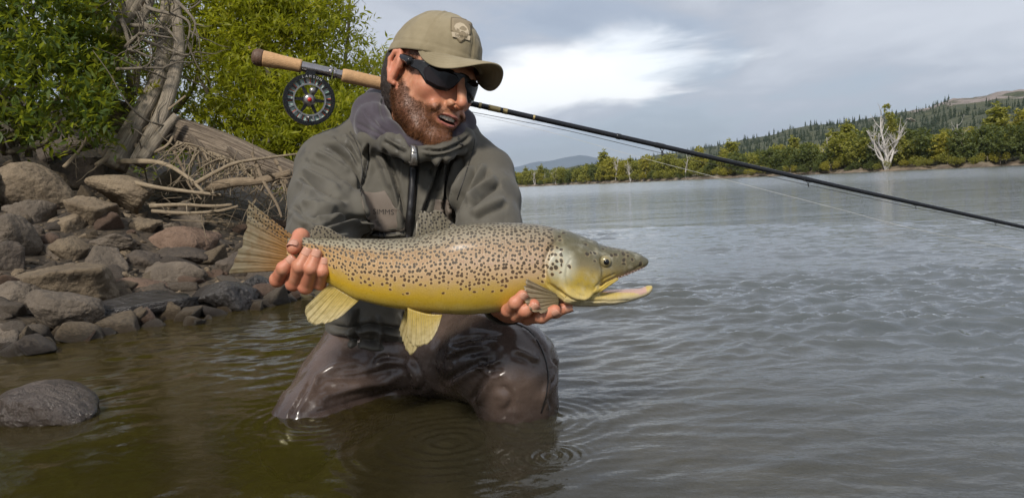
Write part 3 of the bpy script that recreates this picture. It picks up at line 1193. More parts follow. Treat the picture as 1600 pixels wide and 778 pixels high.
# tangle of fine grey branches between the trunks
parts = []
for k, (a, c_) in enumerate([((205, 40, 4.65), (285, 85, 4.55)), ((200, 60, 4.65), (300, 75, 4.5)), ((215, 20, 4.65), (280, 70, 4.5)), ((195, 75, 4.6), (270, 60, 4.5)),
                             ((230, 5, 4.7), (290, 80, 4.5)), ((170, 110, 4.6), (262, 112, 4.5)), ((150, 25, 4.6), (180, 0, 4.6)), ((240, -10, 4.6), (300, 60, 4.45)), ((190, 30, 4.6), (250, 95, 4.5))]):
    A, B = W(*a), W(*c_)
    rr3 = np.random.default_rng(k + 50)
    pts = [A, A * .65 + B * .35 + rr3.normal(size=3) * .05, A * .3 + B * .7 + rr3.normal(size=3) * .06, B]
    parts.append(limb(pts, 0.014, 0.005, 6, 6, k, 0.06))
    parts += twigs(pts, 9, 0.3, 0.005, k + 60)
wood('branch_tangle', parts, 'bark_grey', None, 'tangle of bare grey twigs hanging between the two leaning trunks', 'branches')

# fallen log
logp = pxs((120, 150, 4.95), (190, 182, 4.8), (270, 205, 4.65), (350, 232, 4.5), (420, 262, 4.4), (500, 292, 4.35))
e = empty('fallen_log', logp[2] - np.array([0, 0, 0.12]))
tag(e, 'weathered brown fallen log lying along the top of the bank', 'log')
wood('stem', [limb(logp, 0.115, 0.075, 20, 12, 9, 0.16)], 'bark_log', e)
for k, pts in enumerate([pxs((300, 215, 4.5), (318, 240, 4.4), (322, 262, 4.35)), pxs((360, 235, 4.4), (382, 255, 4.3), (400, 275, 4.25))]):
    wood('branch_stub', [limb(pts, 0.028, 0.012, 8, 6, k + 3, 0.15)], 'bark_log', e)

# dry branches and roots lying on and hanging from the bank
DRY = [
    ([(150, 258, 4.3), (190, 232, 4.45), (235, 195, 4.5), (290, 150, 4.5)], .013, .006, 'long pale dry stick leaning up across the trunks'),
    ([(185, 252, 4.35), (250, 255, 4.2), (290, 275, 4.1), (318, 300, 4.0)], .017, .008, 'pale dry branch bending down beside the leaning trunk foot'),
    ([(300, 290, 4.05), (360, 258, 4.05), (410, 248, 4.1), (470, 240, 4.15)], .013, .005, 'long thin pale branch reaching from the bank towards the sleeve'),
    ([(190, 280, 4.1), (240, 292, 3.95), (300, 300, 3.9), (345, 305, 3.85)], .015, .008, 'thick dry stick lying behind the egg-shaped boulder'),
    ([(235, 322, 3.75), (280, 320, 3.7), (330, 322, 3.65), (362, 320, 3.6)], .011, .007, 'bleached stick lying above the reddish boulder, upper of a pair'),
    ([(238, 330, 3.72), (290, 333, 3.66), (340, 330, 3.6), (372, 322, 3.6)], .010, .006, 'bleached stick lying above the reddish boulder, lower of a pair'),
    ([(325, 292, 4.1), (370, 285, 4.05), (410, 282, 4.0), (455, 270, 4.0)], .030, .018, 'thick orange brown root running under the fallen log'),
    ([(100, 262, 4.2), (120, 240, 4.25), (133, 222, 4.3), (136, 205, 4.3)], .011, .005, 'thin curved branch rising from the dark slab'),
    ([(395, 240, 4.2), (410, 280, 4.0), (432, 318, 3.9), (440, 340, 3.85)], .012, .006, 'hanging root bent over the bank edge near the sleeve'),
    ([(430, 250, 4.2), (446, 280, 4.1), (452, 310, 4.0), (450, 345, 3.9)], .011, .006, 'hanging root beside the sleeve'),
    ([(270, 232, 4.35), (285, 262, 4.2), (296, 290, 4.1), (315, 312, 4.0)], .010, .004, 'thin root hanging from the middle of the log'),
    ([(85, 300, 4.0), (110, 330, 3.9), (140, 345, 3.8)], .010, .006, 'short brown stick between the boulders'),
    ([(205, 215, 4.5), (225, 240, 4.4), (260, 228, 4.4), (276, 200, 4.5)], .014, .006, 'forked dry branch against the trunk foot'),
]
for k, (pp, a, c_, lab) in enumerate(DRY):
    pts = pxs(*pp)
    wood('dry_branch', [limb(pts, a, c_, 8, 8, 30 + k, 0.12)] + twigs(pts, 4, 0.16, a * 0.35, 90 + k), 'root_wood' if 'root' in lab or 'brown' in lab else 'dry_wood', None, lab, 'branch', 'dry branches and roots on the bank')
# fine root hairs under the log: nobody could count them
parts = []
fr_ = np.random.default_rng(8)
for k in range(120):
    x = fr_.uniform(275, 470)
    yl = np.interp(x, [190, 270, 350, 420, 500], [195, 222, 248, 276, 305])
    a = W(x, yl - 4, 4.28 - (x - 275) * 0.0006)
    pts = [a]
    d = np.array([fr_.normal() * .5, -0.35 + fr_.normal() * .25, -0.7])
    L = fr_.uniform(0.10, 0.42)
    for s in range(4):
        d = d + fr_.normal(size=3) * 0.35
        d /= np.linalg.norm(d)
        pts.append(pts[-1] + d * L / 4)
    parts.append(limb(pts, fr_.uniform(.002, .0065), .0015, 5, 4, k, 0.0))
for k in range(90):
    x, y = fr_.uniform(230, 475), fr_.uniform(285, 350)
    Y = ground_hit(x, y)
    a = W(x, y, Y) + np.array([0, 0, 0.02])
    d = np.array([fr_.normal(), fr_.normal() * .4, abs(fr_.normal()) * .35])
    d /= np.linalg.norm(d)
    L = fr_.uniform(0.1, 0.4)
    parts.append(limb([a, a + d * L * .5 + fr_.normal(size=3) * .02, a + d * L + np.array([0, 0, -.03])], fr_.uniform(.002, .005), .0015, 5, 5, k, 0.0))
o = wood('dry_roots', parts, 'dry_wood', None, 'matted dry roots and straw under the fallen log', 'roots')
o['kind'] = 'stuff'

# ------------------------------------------------------------------ leaves
def leaf_mat(name, cols, trans=0.5, rough=0.5):
    b = NB(name)
    r = b.attr('rnd')
    c = b.ramp(r, cols)
    c2 = b.mix(b.noise(b.pos(), 2.0, 3), c, tuple(x * 0.8 for x in cols[0][1]))
    d = b.principled(c2, rough, None, 0.4)
    t = b.node('ShaderNodeBsdfTranslucent', {'Color': b.mix(0.5, c, (0.55, 0.58, 0.03))}).outputs[0]
    b.done(b.node('ShaderNodeMixShader', {0: trans, 1: d, 2: t}).outputs[0])


leaf_mat('leaves_dark', [(0.0, (0.035, 0.066, 0.012)), (0.5, (0.085, 0.145, 0.022)), (0.85, (0.16, 0.225, 0.035)), (1.0, (0.30, 0.26, 0.04))])
leaf_mat('leaves_yellow', [(0.0, (0.16, 0.185, 0.012)), (0.45, (0.33, 0.35, 0.018)), (0.85, (0.48, 0.47, 0.03)), (1.0, (0.56, 0.46, 0.05))])
leaf_mat('leaves_mid', [(0.0, (0.07, 0.105, 0.012)), (0.5, (0.15, 0.19, 0.02)), (1.0, (0.28, 0.30, 0.04))])


def leaf_cloud(centers, n_spray, leaf_len, seed, spray_len=0.16, leaves=11, width=0.34, up=0.35, gaps=None):
    """sprays of folded leaves through ellipsoidal clumps; centers: (point, radii)"""
    r = np.random.default_rng(seed)
    vol = np.array([np.prod(c[1]) ** (2 / 3) for c in centers])
    pick = r.choice(len(centers), n_spray, p=vol / vol.sum())
    C = np.array([c[0] for c in centers])[pick]
    Rd = np.array([c[1] for c in centers])[pick]
    d = r.normal(size=(n_spray, 3))
    d /= np.linalg.norm(d, axis=1)[:, None]
    rad = r.random(n_spray) ** 0.42
    base = C + d * Rd * rad[:, None]
    if gaps is not None:                    # hollows between the boughs
        keep = fbm(base * 3.4, 3, seed) + 0.25 * r.normal(size=n_spray) > gaps
        base, d = base[keep], d[keep]
        n_spray = len(base)
    sd = d * 0.8 + r.normal(size=(n_spray, 3)) * 0.55 + np.array([0, 0, up])
    sd /= np.linalg.norm(sd, axis=1)[:, None]
    tone = np.clip(0.5 + 0.22 * r.normal(size=n_spray), 0.02, 0.97)
    k = leaves
    tt = (np.arange(k) + 0.5) / k
    sl = spray_len * (0.6 + 0.8 * r.random(n_spray))
    P = base[:, None, :] + sd[:, None, :] * (tt[None, :, None] * sl[:, None, None])
    P = P.reshape(-1, 3)
    S = np.repeat(sd, k, 0)
    q = r.normal(size=P.shape)
    side = np.cross(S, q)
    side /= np.linalg.norm(side, axis=1)[:, None] + 1e-9
    ld = S * 0.55 + side * 0.8 + np.array([0, 0, 0.12])
    ld /= np.linalg.norm(ld, axis=1)[:, None]
    wv = np.cross(ld, r.normal(size=P.shape) * 0.5 + np.array([0, 0, 1.0]))
    wv /= np.linalg.norm(wv, axis=1)[:, None] + 1e-9
    nv = np.cross(wv, ld)
    L = leaf_len * (0.6 + 0.7 * r.random(len(P)))[:, None]
    wd = L * width * 0.5
    v0 = P
    v1 = P + ld * L * 0.45 + wv * wd + nv * wd * 0.35
    v2 = P + ld * L - nv * L * 0.08
    v3 = P + ld * L * 0.45 - wv * wd + nv * wd * 0.35
    vm = P + ld * L * 0.45
    V = np.stack([v0, v1, v2, v3, vm], 1).reshape(-1, 3)
    n = len(P)
    b0 = np.arange(n)[:, None] * 5
    F1 = b0 + np.array([[0, 1, 4]])
    tri = np.concatenate([b0 + np.array([[0, 4, 1]]), b0 + np.array([[4, 2, 1]]), b0 + np.array([[0, 3, 4]]), b0 + np.array([[4, 3, 2]])])
    tone = np.clip(np.repeat(tone, k) + 0.16 * r.normal(size=n), 0, 1)
    return V, tri, np.repeat(tone, 5)


def shrub(label, clumps, n_spray, leaf_len, mat, seed, stem_base, leaves=11, width=0.34, spray=0.16, group=None):
    e = empty('shrub', stem_base)
    tag(e, label, 'shrub', group)
    V, Fc, tone = leaf_cloud(clumps, n_spray, leaf_len, seed, spray, leaves, width, gaps=-0.26)
    tone = np.clip(tone + 0.22 * vnoise(V * 2.6, seed), 0, 1)
    mk('crown', V, Fc, mat, e, smooth=False, attrs={'rnd': tone})
    parts = []
    r = np.random.default_rng(seed + 1)
    for c_, rd in clumps:
        mid = (np.asarray(stem_base) * 0.5 + np.asarray(c_) * 0.5) + r.normal(size=3) * 0.12
        pts = [np.asarray(stem_base) + r.normal(size=3) * 0.05, mid, np.asarray(c_)]
        parts.append(limb(pts, 0.022, 0.009, 7, 7, seed, 0.08))
        parts += twigs(pts, 5, float(np.mean(rd)) * 0.9, 0.006, seed + int(r.integers(999)), up=0.2)
    wood('stem', parts, 'bark_grey', e)
    return e


def cl(px, py, Y, rx, ry, rd):
    return (W(px, py, Y), (PX(rx, Y), rd, PX(ry, Y)))


shrub('dark green glossy shrub over the dark boulders beside the pale split trunk',
      [cl(40, 60, 4.5, 95, 75, .35), (cl(90, 130, 4.3, 70, 55, .3)), cl(20, 150, 4.3, 75, 60, .3), cl(95, 185, 4.15, 55, 32, .22), cl(20, 205, 4.2, 45, 22, .2), cl(120, 60, 4.6, 45, 60, .3), cl(-70, 100, 4.3, 70, 110, .3), cl(60, 5, 4.6, 110, 45, .4), cl(130, 165, 4.25, 28, 24, .15)],
      2500, 0.056, 'leaves_dark', 11, W(20, 230, 4.6), 11, 0.36, 0.17)
shrub('bright yellow green bush behind the reel above the fallen log',
      [cl(360, 60, 5.3, 85, 80, .4), cl(450, 70, 5.5, 90, 75, .45), cl(520, 110, 5.7, 62, 62, .4), cl(350, 150, 5.0, 75, 55, .35), cl(440, 170, 5.0, 85, 55, .35), cl(400, 205, 4.85, 65, 30, .22), cl(505, 190, 5.2, 60, 50, .35), cl(565, 155, 5.6, 42, 48, .3), cl(320, 20, 5.5, 60, 60, .4), cl(470, 15, 5.6, 60, 45, .4), cl(395, 10, 5.6, 95, 55, .4), cl(430, -50, 5.8, 110, 50, .5), cl(515, 45, 5.7, 40, 40, .3), cl(310, 120, 5.1, 40, 50, .25), cl(470, 228, 4.75, 60, 24, .2), cl(420, 222, 4.6, 40, 16, .12), cl(540, 215, 5.0, 55, 30, .25), cl(585, 105, 5.7, 22, 16, .2)],
      5200, 0.050, 'leaves_yellow', 12, W(430, 225, 5.4), 11, 0.30, 0.16)
shrub('mid green undergrowth filling the gap between the trunks',
      [cl(200, 130, 5.3, 60, 50, .25), cl(215, 60, 5.5, 70, 70, .3), cl(260, 40, 5.7, 70, 60, .3), cl(195, 170, 5.1, 30, 30, .15), cl(160, 20, 5.4, 60, 50, .3), cl(300, 100, 5.6, 50, 80, .3)],
      800, 0.042, 'leaves_mid', 13, W(220, 215, 5.5), 10, 0.32, 0.16)
shrub('small yellow green sprig growing at the foot of the bare branches',
      [cl(195, 135, 4.62, 25, 22, .08), cl(212, 150, 4.6, 22, 16, .08), cl(190, 75, 4.7, 18, 22, .08)],
      70, 0.036, 'leaves_yellow', 14, W(190, 180, 4.72), 10, 0.32, 0.12)
shrub('shadowy dark bushes standing behind the bright bush',
      [cl(330, 170, 6.6, 200, 120, .5), cl(100, 120, 6.4, 260, 160, .5), cl(500, 200, 6.6, 90, 70, .4), cl(300, 20, 6.8, 220, 90, .4)],
      1500, 0.06, 'leaves_dark', 15, W(250, 235, 6.6), 11, 0.4, 0.2)
for k, (X, Y, rz_, lab) in enumerate(((-1.75, 8.2, .75, 'round yellow green bush next along the bank behind the angler'), (-1.55, 10.5, .8, 'bushy green shrub farther along the bank behind the angler'), (-2.6, 13.5, 1.2, 'tall leafy shrub where the near bank runs away upstream'), (-1.6, 16.5, .9, 'low leafy shrub overhanging the near bank far upstream'), (-3.4, 20.0, 1.8, 'large leafy bush closing the near bank upstream'))):
    zb = float(bank_z(np.array([X]), np.array([Y]))[0])
    c0 = np.array([X, Y, zb])
    shrub(lab, [(c0 + np.array([0, 0, rz_ * .6]), (.7 * rz_, .8, .5 * rz_)), (c0 + np.array([.35 * rz_, .3, rz_ * .45]), (.45 * rz_, .5, .4 * rz_)), (c0 + np.array([-.5 * rz_, -.2, rz_ * .8]), (.6 * rz_, .6, .5 * rz_)), (c0 + np.array([.1, .5, rz_ * .95]), (.4 * rz_, .5, .35 * rz_))],
          620, .07, ('leaves_yellow', 'leaves_mid')[k % 2], 160 + k, c0, 9, .34, .24)
# bare twigs against the sky over the bush
e = empty('bare_tree', W(530, 160, 6.2))
tag(e, 'bare grey twiggy treetop rising beyond the bright bush', 'tree')
bt = pxs((530, 160, 6.2), (540, 90, 6.2), (545, 40, 6.2), (548, -40, 6.2))
wood('trunk', [limb(bt, .02, .008, 7, 6, 5, .08)] + twigs(bt, 34, 0.28, .004, 500, .7, 0, .3), 'bark_grey', e)

# ================================================================== FAR BANK: TREES
leaf_mat('far_olive', [(0.0, (0.19, 0.195, 0.04)), (0.5, (0.34, 0.33, 0.06)), (1.0, (0.50, 0.46, 0.10))], 0.3, 0.7)
leaf_mat('far_dark', [(0.0, (0.07, 0.095, 0.03)), (0.5, (0.135, 0.165, 0.05)), (1.0, (0.22, 0.235, 0.07))], 0.25, 0.7)
leaf_mat('far_yellow', [(0.0, (0.27, 0.25, 0.04)), (0.5, (0.42, 0.37, 0.06)), (1.0, (0.55, 0.46, 0.09))], 0.35, 0.7)
leaf_mat('conifer', [(0.0, (0.016, 0.028, 0.014)), (0.6, (0.034, 0.052, 0.024)), (1.0, (0.06, 0.075, 0.035))], 0.1, 0.8)


def crown_mesh(kind, seed, mat):
    """unit-height crown made of leaf-clump faces"""
    r = np.random.default_rng(seed)
    cls = []
    if kind == 'bushy':
        for k in range(13):
            a = r.random() * 6.28
            z = 0.16 + 0.66 * r.random()
            rr_ = 0.30 * (1 - 0.45 * abs(z - 0.42) / 0.5) * r.random() ** .5
            cls.append((np.array([math.cos(a) * rr_, math.sin(a) * rr_, z]), (0.15 + .09 * r.random(),) * 2 + (0.12 + .07 * r.random(),)))
    elif kind == 'tall':
        for k in range(14):
            z = 0.14 + 0.80 * k / 14
            a = r.random() * 6.28
            rr_ = 0.09 * r.random()
            s = 0.15 * (1 - 0.72 * k / 14)
            cls.append((np.array([math.cos(a) * rr_, math.sin(a) * rr_, z]), (s + .03, s + .03, 0.10)))
    else:                                   # low spreading
        for k in range(12):
            a = r.random() * 6.28
            rr_ = 0.55 * r.random() ** .5
            cls.append((np.array([math.cos(a) * rr_, math.sin(a) * rr_, 0.3 + 0.45 * r.random() * (1 - rr_)]), (0.26, 0.26, 0.22)))
    V, Fc, tone = leaf_cloud(cls, 560, 0.062, seed, 0.07, 5, 0.75)
    # broad light and dark clumps
    tone = np.clip(tone * 0.6 + 0.4 * (0.5 + 0.8 * vnoise(V * 6, seed)), 0, 1)
    return mesh_data('crown', V, Fc, mat, False, {'rnd': tone})


def trunk_mesh(seed, mat='bark_grey', h=0.6, r=0.018):
    rr_ = np.random.default_rng(seed)
    parts = [limb([np.array([0, 0, -.03]), np.array([.01, 0, h * .5]) + rr_.normal(size=3) * .015, np.array([0, 0, h]) + rr_.normal(size=3) * .03], r, r * .4, 6, 4, seed, .1)]
    for k in range(4):
        a = rr_.random() * 6.28
        z = h * (.3 + .5 * rr_.random())
        parts.append(limb([np.array([0, 0, z]), np.array([math.cos(a) * .1, math.sin(a) * .1, z + .12]), np.array([math.cos(a) * .18, math.sin(a) * .18, z + .25])], r * .5, r * .15, 5, 3, seed + k, .05))
    V, Fc, al = joinl(parts)
    return mesh_data('trunk', V, Fc, mat, True, {'along': al})


KINDS = {}
for kn, kind, mat, sd in (('olive', 'bushy', 'far_olive', 1), ('olive2', 'bushy', 'far_olive', 2), ('dark', 'bushy', 'far_dark', 3), ('dark2', 'bushy', 'far_dark', 4),
                          ('yellow', 'bushy', 'far_yellow', 5), ('tall', 'tall', 'far_olive', 6), ('tally', 'tall', 'far_yellow', 7), ('low', 'low', 'far_olive', 8), ('lowy', 'low', 'far_yellow', 9), ('lowd', 'low', 'far_dark', 10)):
    KINDS[kn] = (crown_mesh(kind, 700 + sd, mat), trunk_mesh(800 + sd))
FLAB = {'olive': 'bushy olive green tree in the tree line on the far bank', 'dark': 'dark green bushy tree in the tree line on the far bank',
        'yellow': 'bushy yellowing tree in the tree line on the far bank', 'tall': 'tall narrow olive green tree rising from the far tree line',
        'tally': 'tall narrow yellowing tree rising from the far tree line', 'low': 'low spreading olive bush on the slope of the far bank',
        'lowy': 'low spreading yellow green bush on the far bank', 'lowd': 'low spreading dark bush at the waterline of the far bank'}
fr2 = np.random.default_rng(99)


def far_tree(px, back, hgt, kn, wide=1.0):
    Y = float(far_Y(px)) + back
    p = np.array([float(dirx(px)) * Y, Y, float(far_z(px, back))])
    base = kn.rstrip('2')
    e = bpy.data.objects.new('bush' if base.startswith('low') else 'tree', None)
    COL.objects.link(e)
    e.location = p
    e.rotation_euler = (0, 0, fr2.random() * 6.28)
    e.scale = (hgt * wide, hgt * wide, hgt)
    sec = 'near the small dead trees' if px < 925 else 'beside the tallest narrow tree' if px < 1075 else 'short of the big white dead tree' if px < 1385 else 'past the big white dead tree'
    row = 'at the waterline' if back < 2.6 else 'in the front row' if back < 6.2 else 'behind the front row' if back < 14 else 'up the slope'
    lab = FLAB[base].split(' in the ')[0].split(' rising ')[0].split(' on the ')[0].split(' at the ')[0]
    tag(e, lab + ' ' + row + ' ' + sec, 'bush' if base.startswith('low') else 'tree', base.replace('tally', 'tall yellow').replace('lowy', 'low yellow').replace('lowd', 'low dark') + ' trees and bushes of the far bank')
    for nm, me in (('crown', KINDS[kn][0]), ('trunk', KINDS[kn][1])):
        c_ = bpy.data.objects.new(nm, me)
        COL.objects.link(c_)
        c_.parent = e
    return e


# the tree line: front row along the water, then rows up the slope behind
x = 690.0
while x < 1700:
    hp_ = float(np.interp(x, [440, 810, 900, 950, 1050, 1150, 1250, 1350, 1450, 1600, 1760], [20, 20, 22, 30, 33, 36, 46, 52, 52, 52, 52]))
    Y = float(far_Y(x))
    kn = fr2.choice(['olive', 'olive2', 'olive', 'yellow', 'dark', 'olive2'] if x < 1150 else ['dark', 'olive', 'dark2', 'olive2', 'dark', 'yellow'])
    far_tree(x, 2.5 + 3 * fr2.random(), PX(hp_, Y) * (0.75 + 0.5 * fr2.random()), kn, 1.1 + .3 * fr2.random())
    x += hp_ * (0.42 + 0.25 * fr2.random())
x = 760.0
while x < 1720:
    Y = float(far_Y(x))
    far_tree(x, 0.8 + 1.5 * fr2.random(), PX(float(np.interp(x, [800, 1100, 1600], [8, 14, 20])), Y) * (0.7 + 0.7 * fr2.random()), fr2.choice(['low', 'lowy', 'lowd', 'lowd', 'low']), 1.0)
    x += float(np.interp(x, [800, 1100, 1600], [11, 17, 26])) * (0.6 + 0.9 * fr2.random())
for row, (b0, sc) in enumerate(((9, 1.0), (16, .95), (25, .9), (36, .85), (50, .8), (66, .8))):
    x = 790.0 + row * 4
    while x < 1690:
        Y = float(far_Y(x)) + b0
        hp_ = float(np.interp(x, [790, 950, 1100, 1250, 1400, 1600], [20, 26, 28, 34, 36, 34]))
        right = x > 1280
        kn = fr2.choice(['low', 'lowy', 'olive', 'olive2', 'yellow', 'low'] if right else ['olive', 'olive2', 'yellow', 'dark', 'low'])
        far_tree(x, b0 + 4 * fr2.random(), PX(hp_, Y) * sc * (0.7 + 0.5 * fr2.random()), kn, 1.2)
        x += hp_ * (0.72 + 0.4 * fr2.random()) * (1.0 if row < 3 else 1.5)
for px, top, kn, wd in ((945, 236, 'tall', 1.5), (955, 245, 'tally', 1.5), (822, 262, 'tall', 1.4), (846, 258, 'tall', 1.4), (878, 262, 'tall', 1.5), (985, 246, 'tall', 1.2), (1143, 220, 'tall', 1.7), (1012, 245, 'tally', 1.3), (1130, 232, 'tally', 1.2), (1092, 228, 'yellow', 1.), (1325, 192, 'tall', 1.5), (1556, 166, 'tall', 1.8), (1595, 172, 'tally', 1.6), (1240, 214, 'tall', 1.4), (1300, 205, 'tall', 1.6), (1398, 182, 'dark', 1.0), (1412, 200, 'dark2', 1.), (1440, 215, 'dark', 1.1), (1210, 225, 'olive', 1.)):
    back = 7.0 + (6 if px > 1200 else 0)
    Y = float(far_Y(px)) + back
    zb = float(far_z(px, back))
    hgt = float(W(px, top, Y)[2]) - zb
    far_tree(px, back, hgt, kn, wd * 0.75)


# bleached dead trees
def dead_tree_parts(h, seed, stems=2, spread=.25, nb=9):
    r = np.random.default_rng(seed)
    parts = []
    for s in range(stems):
        a = r.random() * 6.28
        top = np.array([math.cos(a) * spread * h * r.random(), math.sin(a) * .3 * spread * h, h * (1 if s == 0 else .6 + .3 * r.random())])
        pts = [np.array([0, 0, -.3]), top * .35 + r.normal(size=3) * .03 * h * np.array([1, 1, 0]), top * .7 + r.normal(size=3) * .03 * h * np.array([1, 1, 0]), top]
        parts.append(limb(pts, h * .027, h * .006, 7, 6, seed + s, .1))
        P = spline(pts, 8)
        for k in range(nb):
            i = int(r.integers(7, len(P) - 1))
            d = np.array([r.normal(), r.normal() * .6, .9])
            d /= np.linalg.norm(d)
            L = h * (.12 + .16 * r.random())
            q = [P[i], P[i] + d * L * .5 + r.normal(size=3) * .02 * h, P[i] + d * L + np.array([0, 0, L * .25])]
            parts.append(limb(q, h * .0065, h * .002, 5, 4, seed + k, 0))
            parts += twigs(q, 5, h * .09, h * .0028, seed * 31 + k, .6, 0, .5)
    return parts


def dead_tree(px, top, back, label, seed, stems=2, spread=.25, nb=8, lean=0.0):
    Y = float(far_Y(px)) + back
    p = np.array([float(dirx(px)) * Y, Y, float(far_z(px, max(back, 0.6)))])
    h = float(W(px, top, Y)[2]) - p[2]
    e = empty('dead_tree', p)
    tag(e, label, 'dead tree', 'bleached dead trees on the far bank')
    parts = dead_tree_parts(h, seed, stems, spread, nb)
    V, Fc, al = joinl(parts)
    V[:, 0] += lean * V[:, 2]
    mk('trunk', V + p, Fc, 'pale_dead_wood', e, attrs={'along': al})
    return e, p, h


for k, (px, top, st, ln) in enumerate(((836, 268, 2, 0), (852, 272, 2, 0), (868, 264, 3, 0.03), (962, 248, 3, .02), (985, 250, 3, -.05), (1005, 254, 1, .12), (900, 268, 1, .05), (1072, 240, 1, .02), (1300, 215, 4, 0), (1495, 195, 3, 0), (1583, 222, 1, 0))):
    dead_tree(px, top, 1.4 if px < 1200 else 5.0, {836: 'small bleached dead tree, the outermost of three on the low far shore', 852: 'small bleached dead tree, the middle one of three on the low far shore',
              868: 'small bleached dead tree with forked top, last of three on the low far shore', 962: 'clump of bleached trunks below the tallest narrow tree', 985: 'bleached forked dead tree beside the tallest narrow tree',
              1005: 'single leaning bleached trunk past the tallest narrow tree', 900: 'single thin bleached trunk on the low far shore', 1072: 'bare pale trunk behind the fishing rod on the far bank',
              1300: 'grey dead crown among the green trees before the big white tree', 1495: 'grey dead branches above the bushes on the far slope', 1583: 'single pale post-like dead trunk past the big white tree'}[px], 900 + k, st, .3, 7, ln)
e, p, h = dead_tree(1385, 172, 1.0, 'big white dead tree with many upright limbs standing at the far waterline', 950, 5, .42, 12)
lp = [p + np.array([0, 0, .1 * h]), p + np.array([-.13 * h, 0, .22 * h]), p + np.array([-.19 * h, 0, .36 * h]), p + np.array([-.2 * h, 0, .5 * h])]
wood('limb', [limb(lp, h * .017, h * .005, 7, 6, 3, .08)] + twigs(lp, 8, h * .1, h * .003, 77), 'pale_dead_wood', e)
V, Fc, tone = leaf_cloud([(p + np.array([0.0, 0, h * 1.03]), (.5, .4, .5)), (p + np.array([.55, 0, h * .9]), (.5, .4, .5)), (p + np.array([.9, 0, h * .72]), (.8, .6, 1.2))], 170, .32, 5, .35, 6, .7)
mk('living_top', V, Fc, 'far_olive', e, smooth=False, attrs={'rnd': tone})

# conifers over the hill: one mass of woodland
def conifers(n, seed):
    r = np.random.default_rng(seed)
    Vs, Fs, T, off = [], [], [], 0
    px_ = r.uniform(900, 1720, n)
    v_ = r.uniform(0.12, 1.02, n) ** 0.8
    P = hill_pt(px_, v_)
    dens = fbm(np.stack([P[:, 0] / 40, P[:, 1] / 40, 0 * px_], -1), 3, 61)
    bare = ((px_ > 1485) & (v_ > .72) & (r.random(n) < 1.01)) | ((dens < -.22) & (r.random(n) < .8))
    P, dens = P[~bare], dens[~bare]
    for p_ in P:
        hgt = 2.0 + 4.5 * r.random() ** 2.2
        rings = 5
        for k in range(rings):
            z0, z1 = hgt * (k / rings) * .92 + .2, hgt * ((k + 1.5) / rings) * .92
            rad_ = hgt * .20 * (1 - k / rings) * (.8 + .4 * r.random())
            m = 6
            a = np.arange(m) * 2 * np.pi / m + r.random()
            rj = rad_ * (.7 + .6 * r.random(m))
            ring = np.stack([np.cos(a) * rj, np.sin(a) * rj, z0 + hgt * .04 * r.normal(size=m)], -1)
            v = np.vstack([ring, [[0, 0, z1]]]) + p_ - np.array([0, 0, .9])
            Vs.append(v)
            for q in range(m):
                Fs.append((off + q, off + (q + 1) % m, off + m))
            T.append(np.full(m + 1, np.clip(.45 + .25 * r.normal(), 0, 1)))
            off += m + 1
    return np.concatenate(Vs), np.array(Fs), np.concatenate(T)


V, Fc, T = conifers(5200, 17)
o = mk('hill_woodland', V, Fc, 'conifer', smooth=False, attrs={'rnd': T}, origin=(0, 0, 0))
tag(o, 'dark conifer woodland covering the hill behind the far bank', 'woodland', kind='stuff')
# pale outcrops
rock_mat('rock_outcrop', (0.30, 0.25, 0.21), (0.50, 0.44, 0.38), (0.2, 0.16, 0.13))
rock_mat('rock_crest', (0.19, 0.15, 0.135), (0.30, 0.245, 0.22), (0.12, 0.1, 0.085))
for k, (x0, x1, y0, y1, v, lab, mm) in enumerate(((1412, 1448, 183, 198, .32, 'pale square rock face just behind the big white dead tree', 'rock_outcrop'),)):
    vv_ = np.linspace(.05, 1.0, 200)
    hp3 = hill_pt(np.full(200, (x0 + x1) / 2.), vv_)
    i_ = int(np.argmin(np.abs(proj(hp3)[1] - (y0 + .6 * (y1 - y0)))))
    Y = float(hp3[i_, 1])
    V, Fc = rock_shape(600 + k, 5, 18, .1)
    V = V * (1 + .16 * fbm(V * 4 + k, 4, 40 + k))[:, None]
    c0 = hp3[i_]
    o = mk('rock_outcrop', V * np.array([PX((x1 - x0) / 2, Y), PX((x1 - x0) / 3, Y), PX((y1 - y0) / 2, Y)]) + c0, Fc, mm)
    tag(o, lab, 'rock', 'rock outcrops on the hill')

# ================================================================== THE TROUT
FY = 1.22                                    # distance of the fish's middle plane
TOPL = np.array([(440, 374), (450, 373), (480, 373), (546, 373), (600, 374), (650, 370), (690, 358), (715, 352), (740, 349), (780, 347), (815, 348), (840, 350), (862, 354), (890, 364), (920, 376), (950, 385.5), (985, 392), (1003, 397), (1012, 403), (1017, 410)], float)
BOTL = np.array([(440, 424), (450, 426), (480, 434), (515, 448), (555, 469), (600, 479), (640, 484), (696, 488.5), (730, 490), (764, 487), (800, 483), (840, 477), (870, 473), (900, 475), (930, 477), (960, 476), (985, 472), (1010, 464), (1020, 457)], float)
HW = np.array([(440, 9), (480, 14), (546, 27), (620, 39), (720, 47), (800, 49), (850, 48), (900, 43), (940, 34), (980, 23), (1005, 15), (1018, 9)], float)
S = FPX / FY                                 # pixels per metre in that plane
g = Grid((434, -56, 338), (1030, 56, 500), 1.55)   # grid axes: px, depth (px units), py


def prof(tab, x):
    return np.interp(x, tab[:, 0], tab[:, 1]).astype(np.float32)


def smooth_prof(tab, x):
    xx = np.linspace(tab[0, 0], tab[-1, 0], 600)
    yy = np.interp(xx, tab[:, 0], tab[:, 1])
    k = np.ones(25) / 25
    yy = np.convolve(np.pad(yy, 12, mode='edge'), k, 'valid')
    return np.interp(x, xx, yy).astype(np.float32)


gx = g.x[:, 0, 0]
top, bot, hw = smooth_prof(TOPL, gx), smooth_prof(BOTL, gx), smooth_prof(HW, gx)


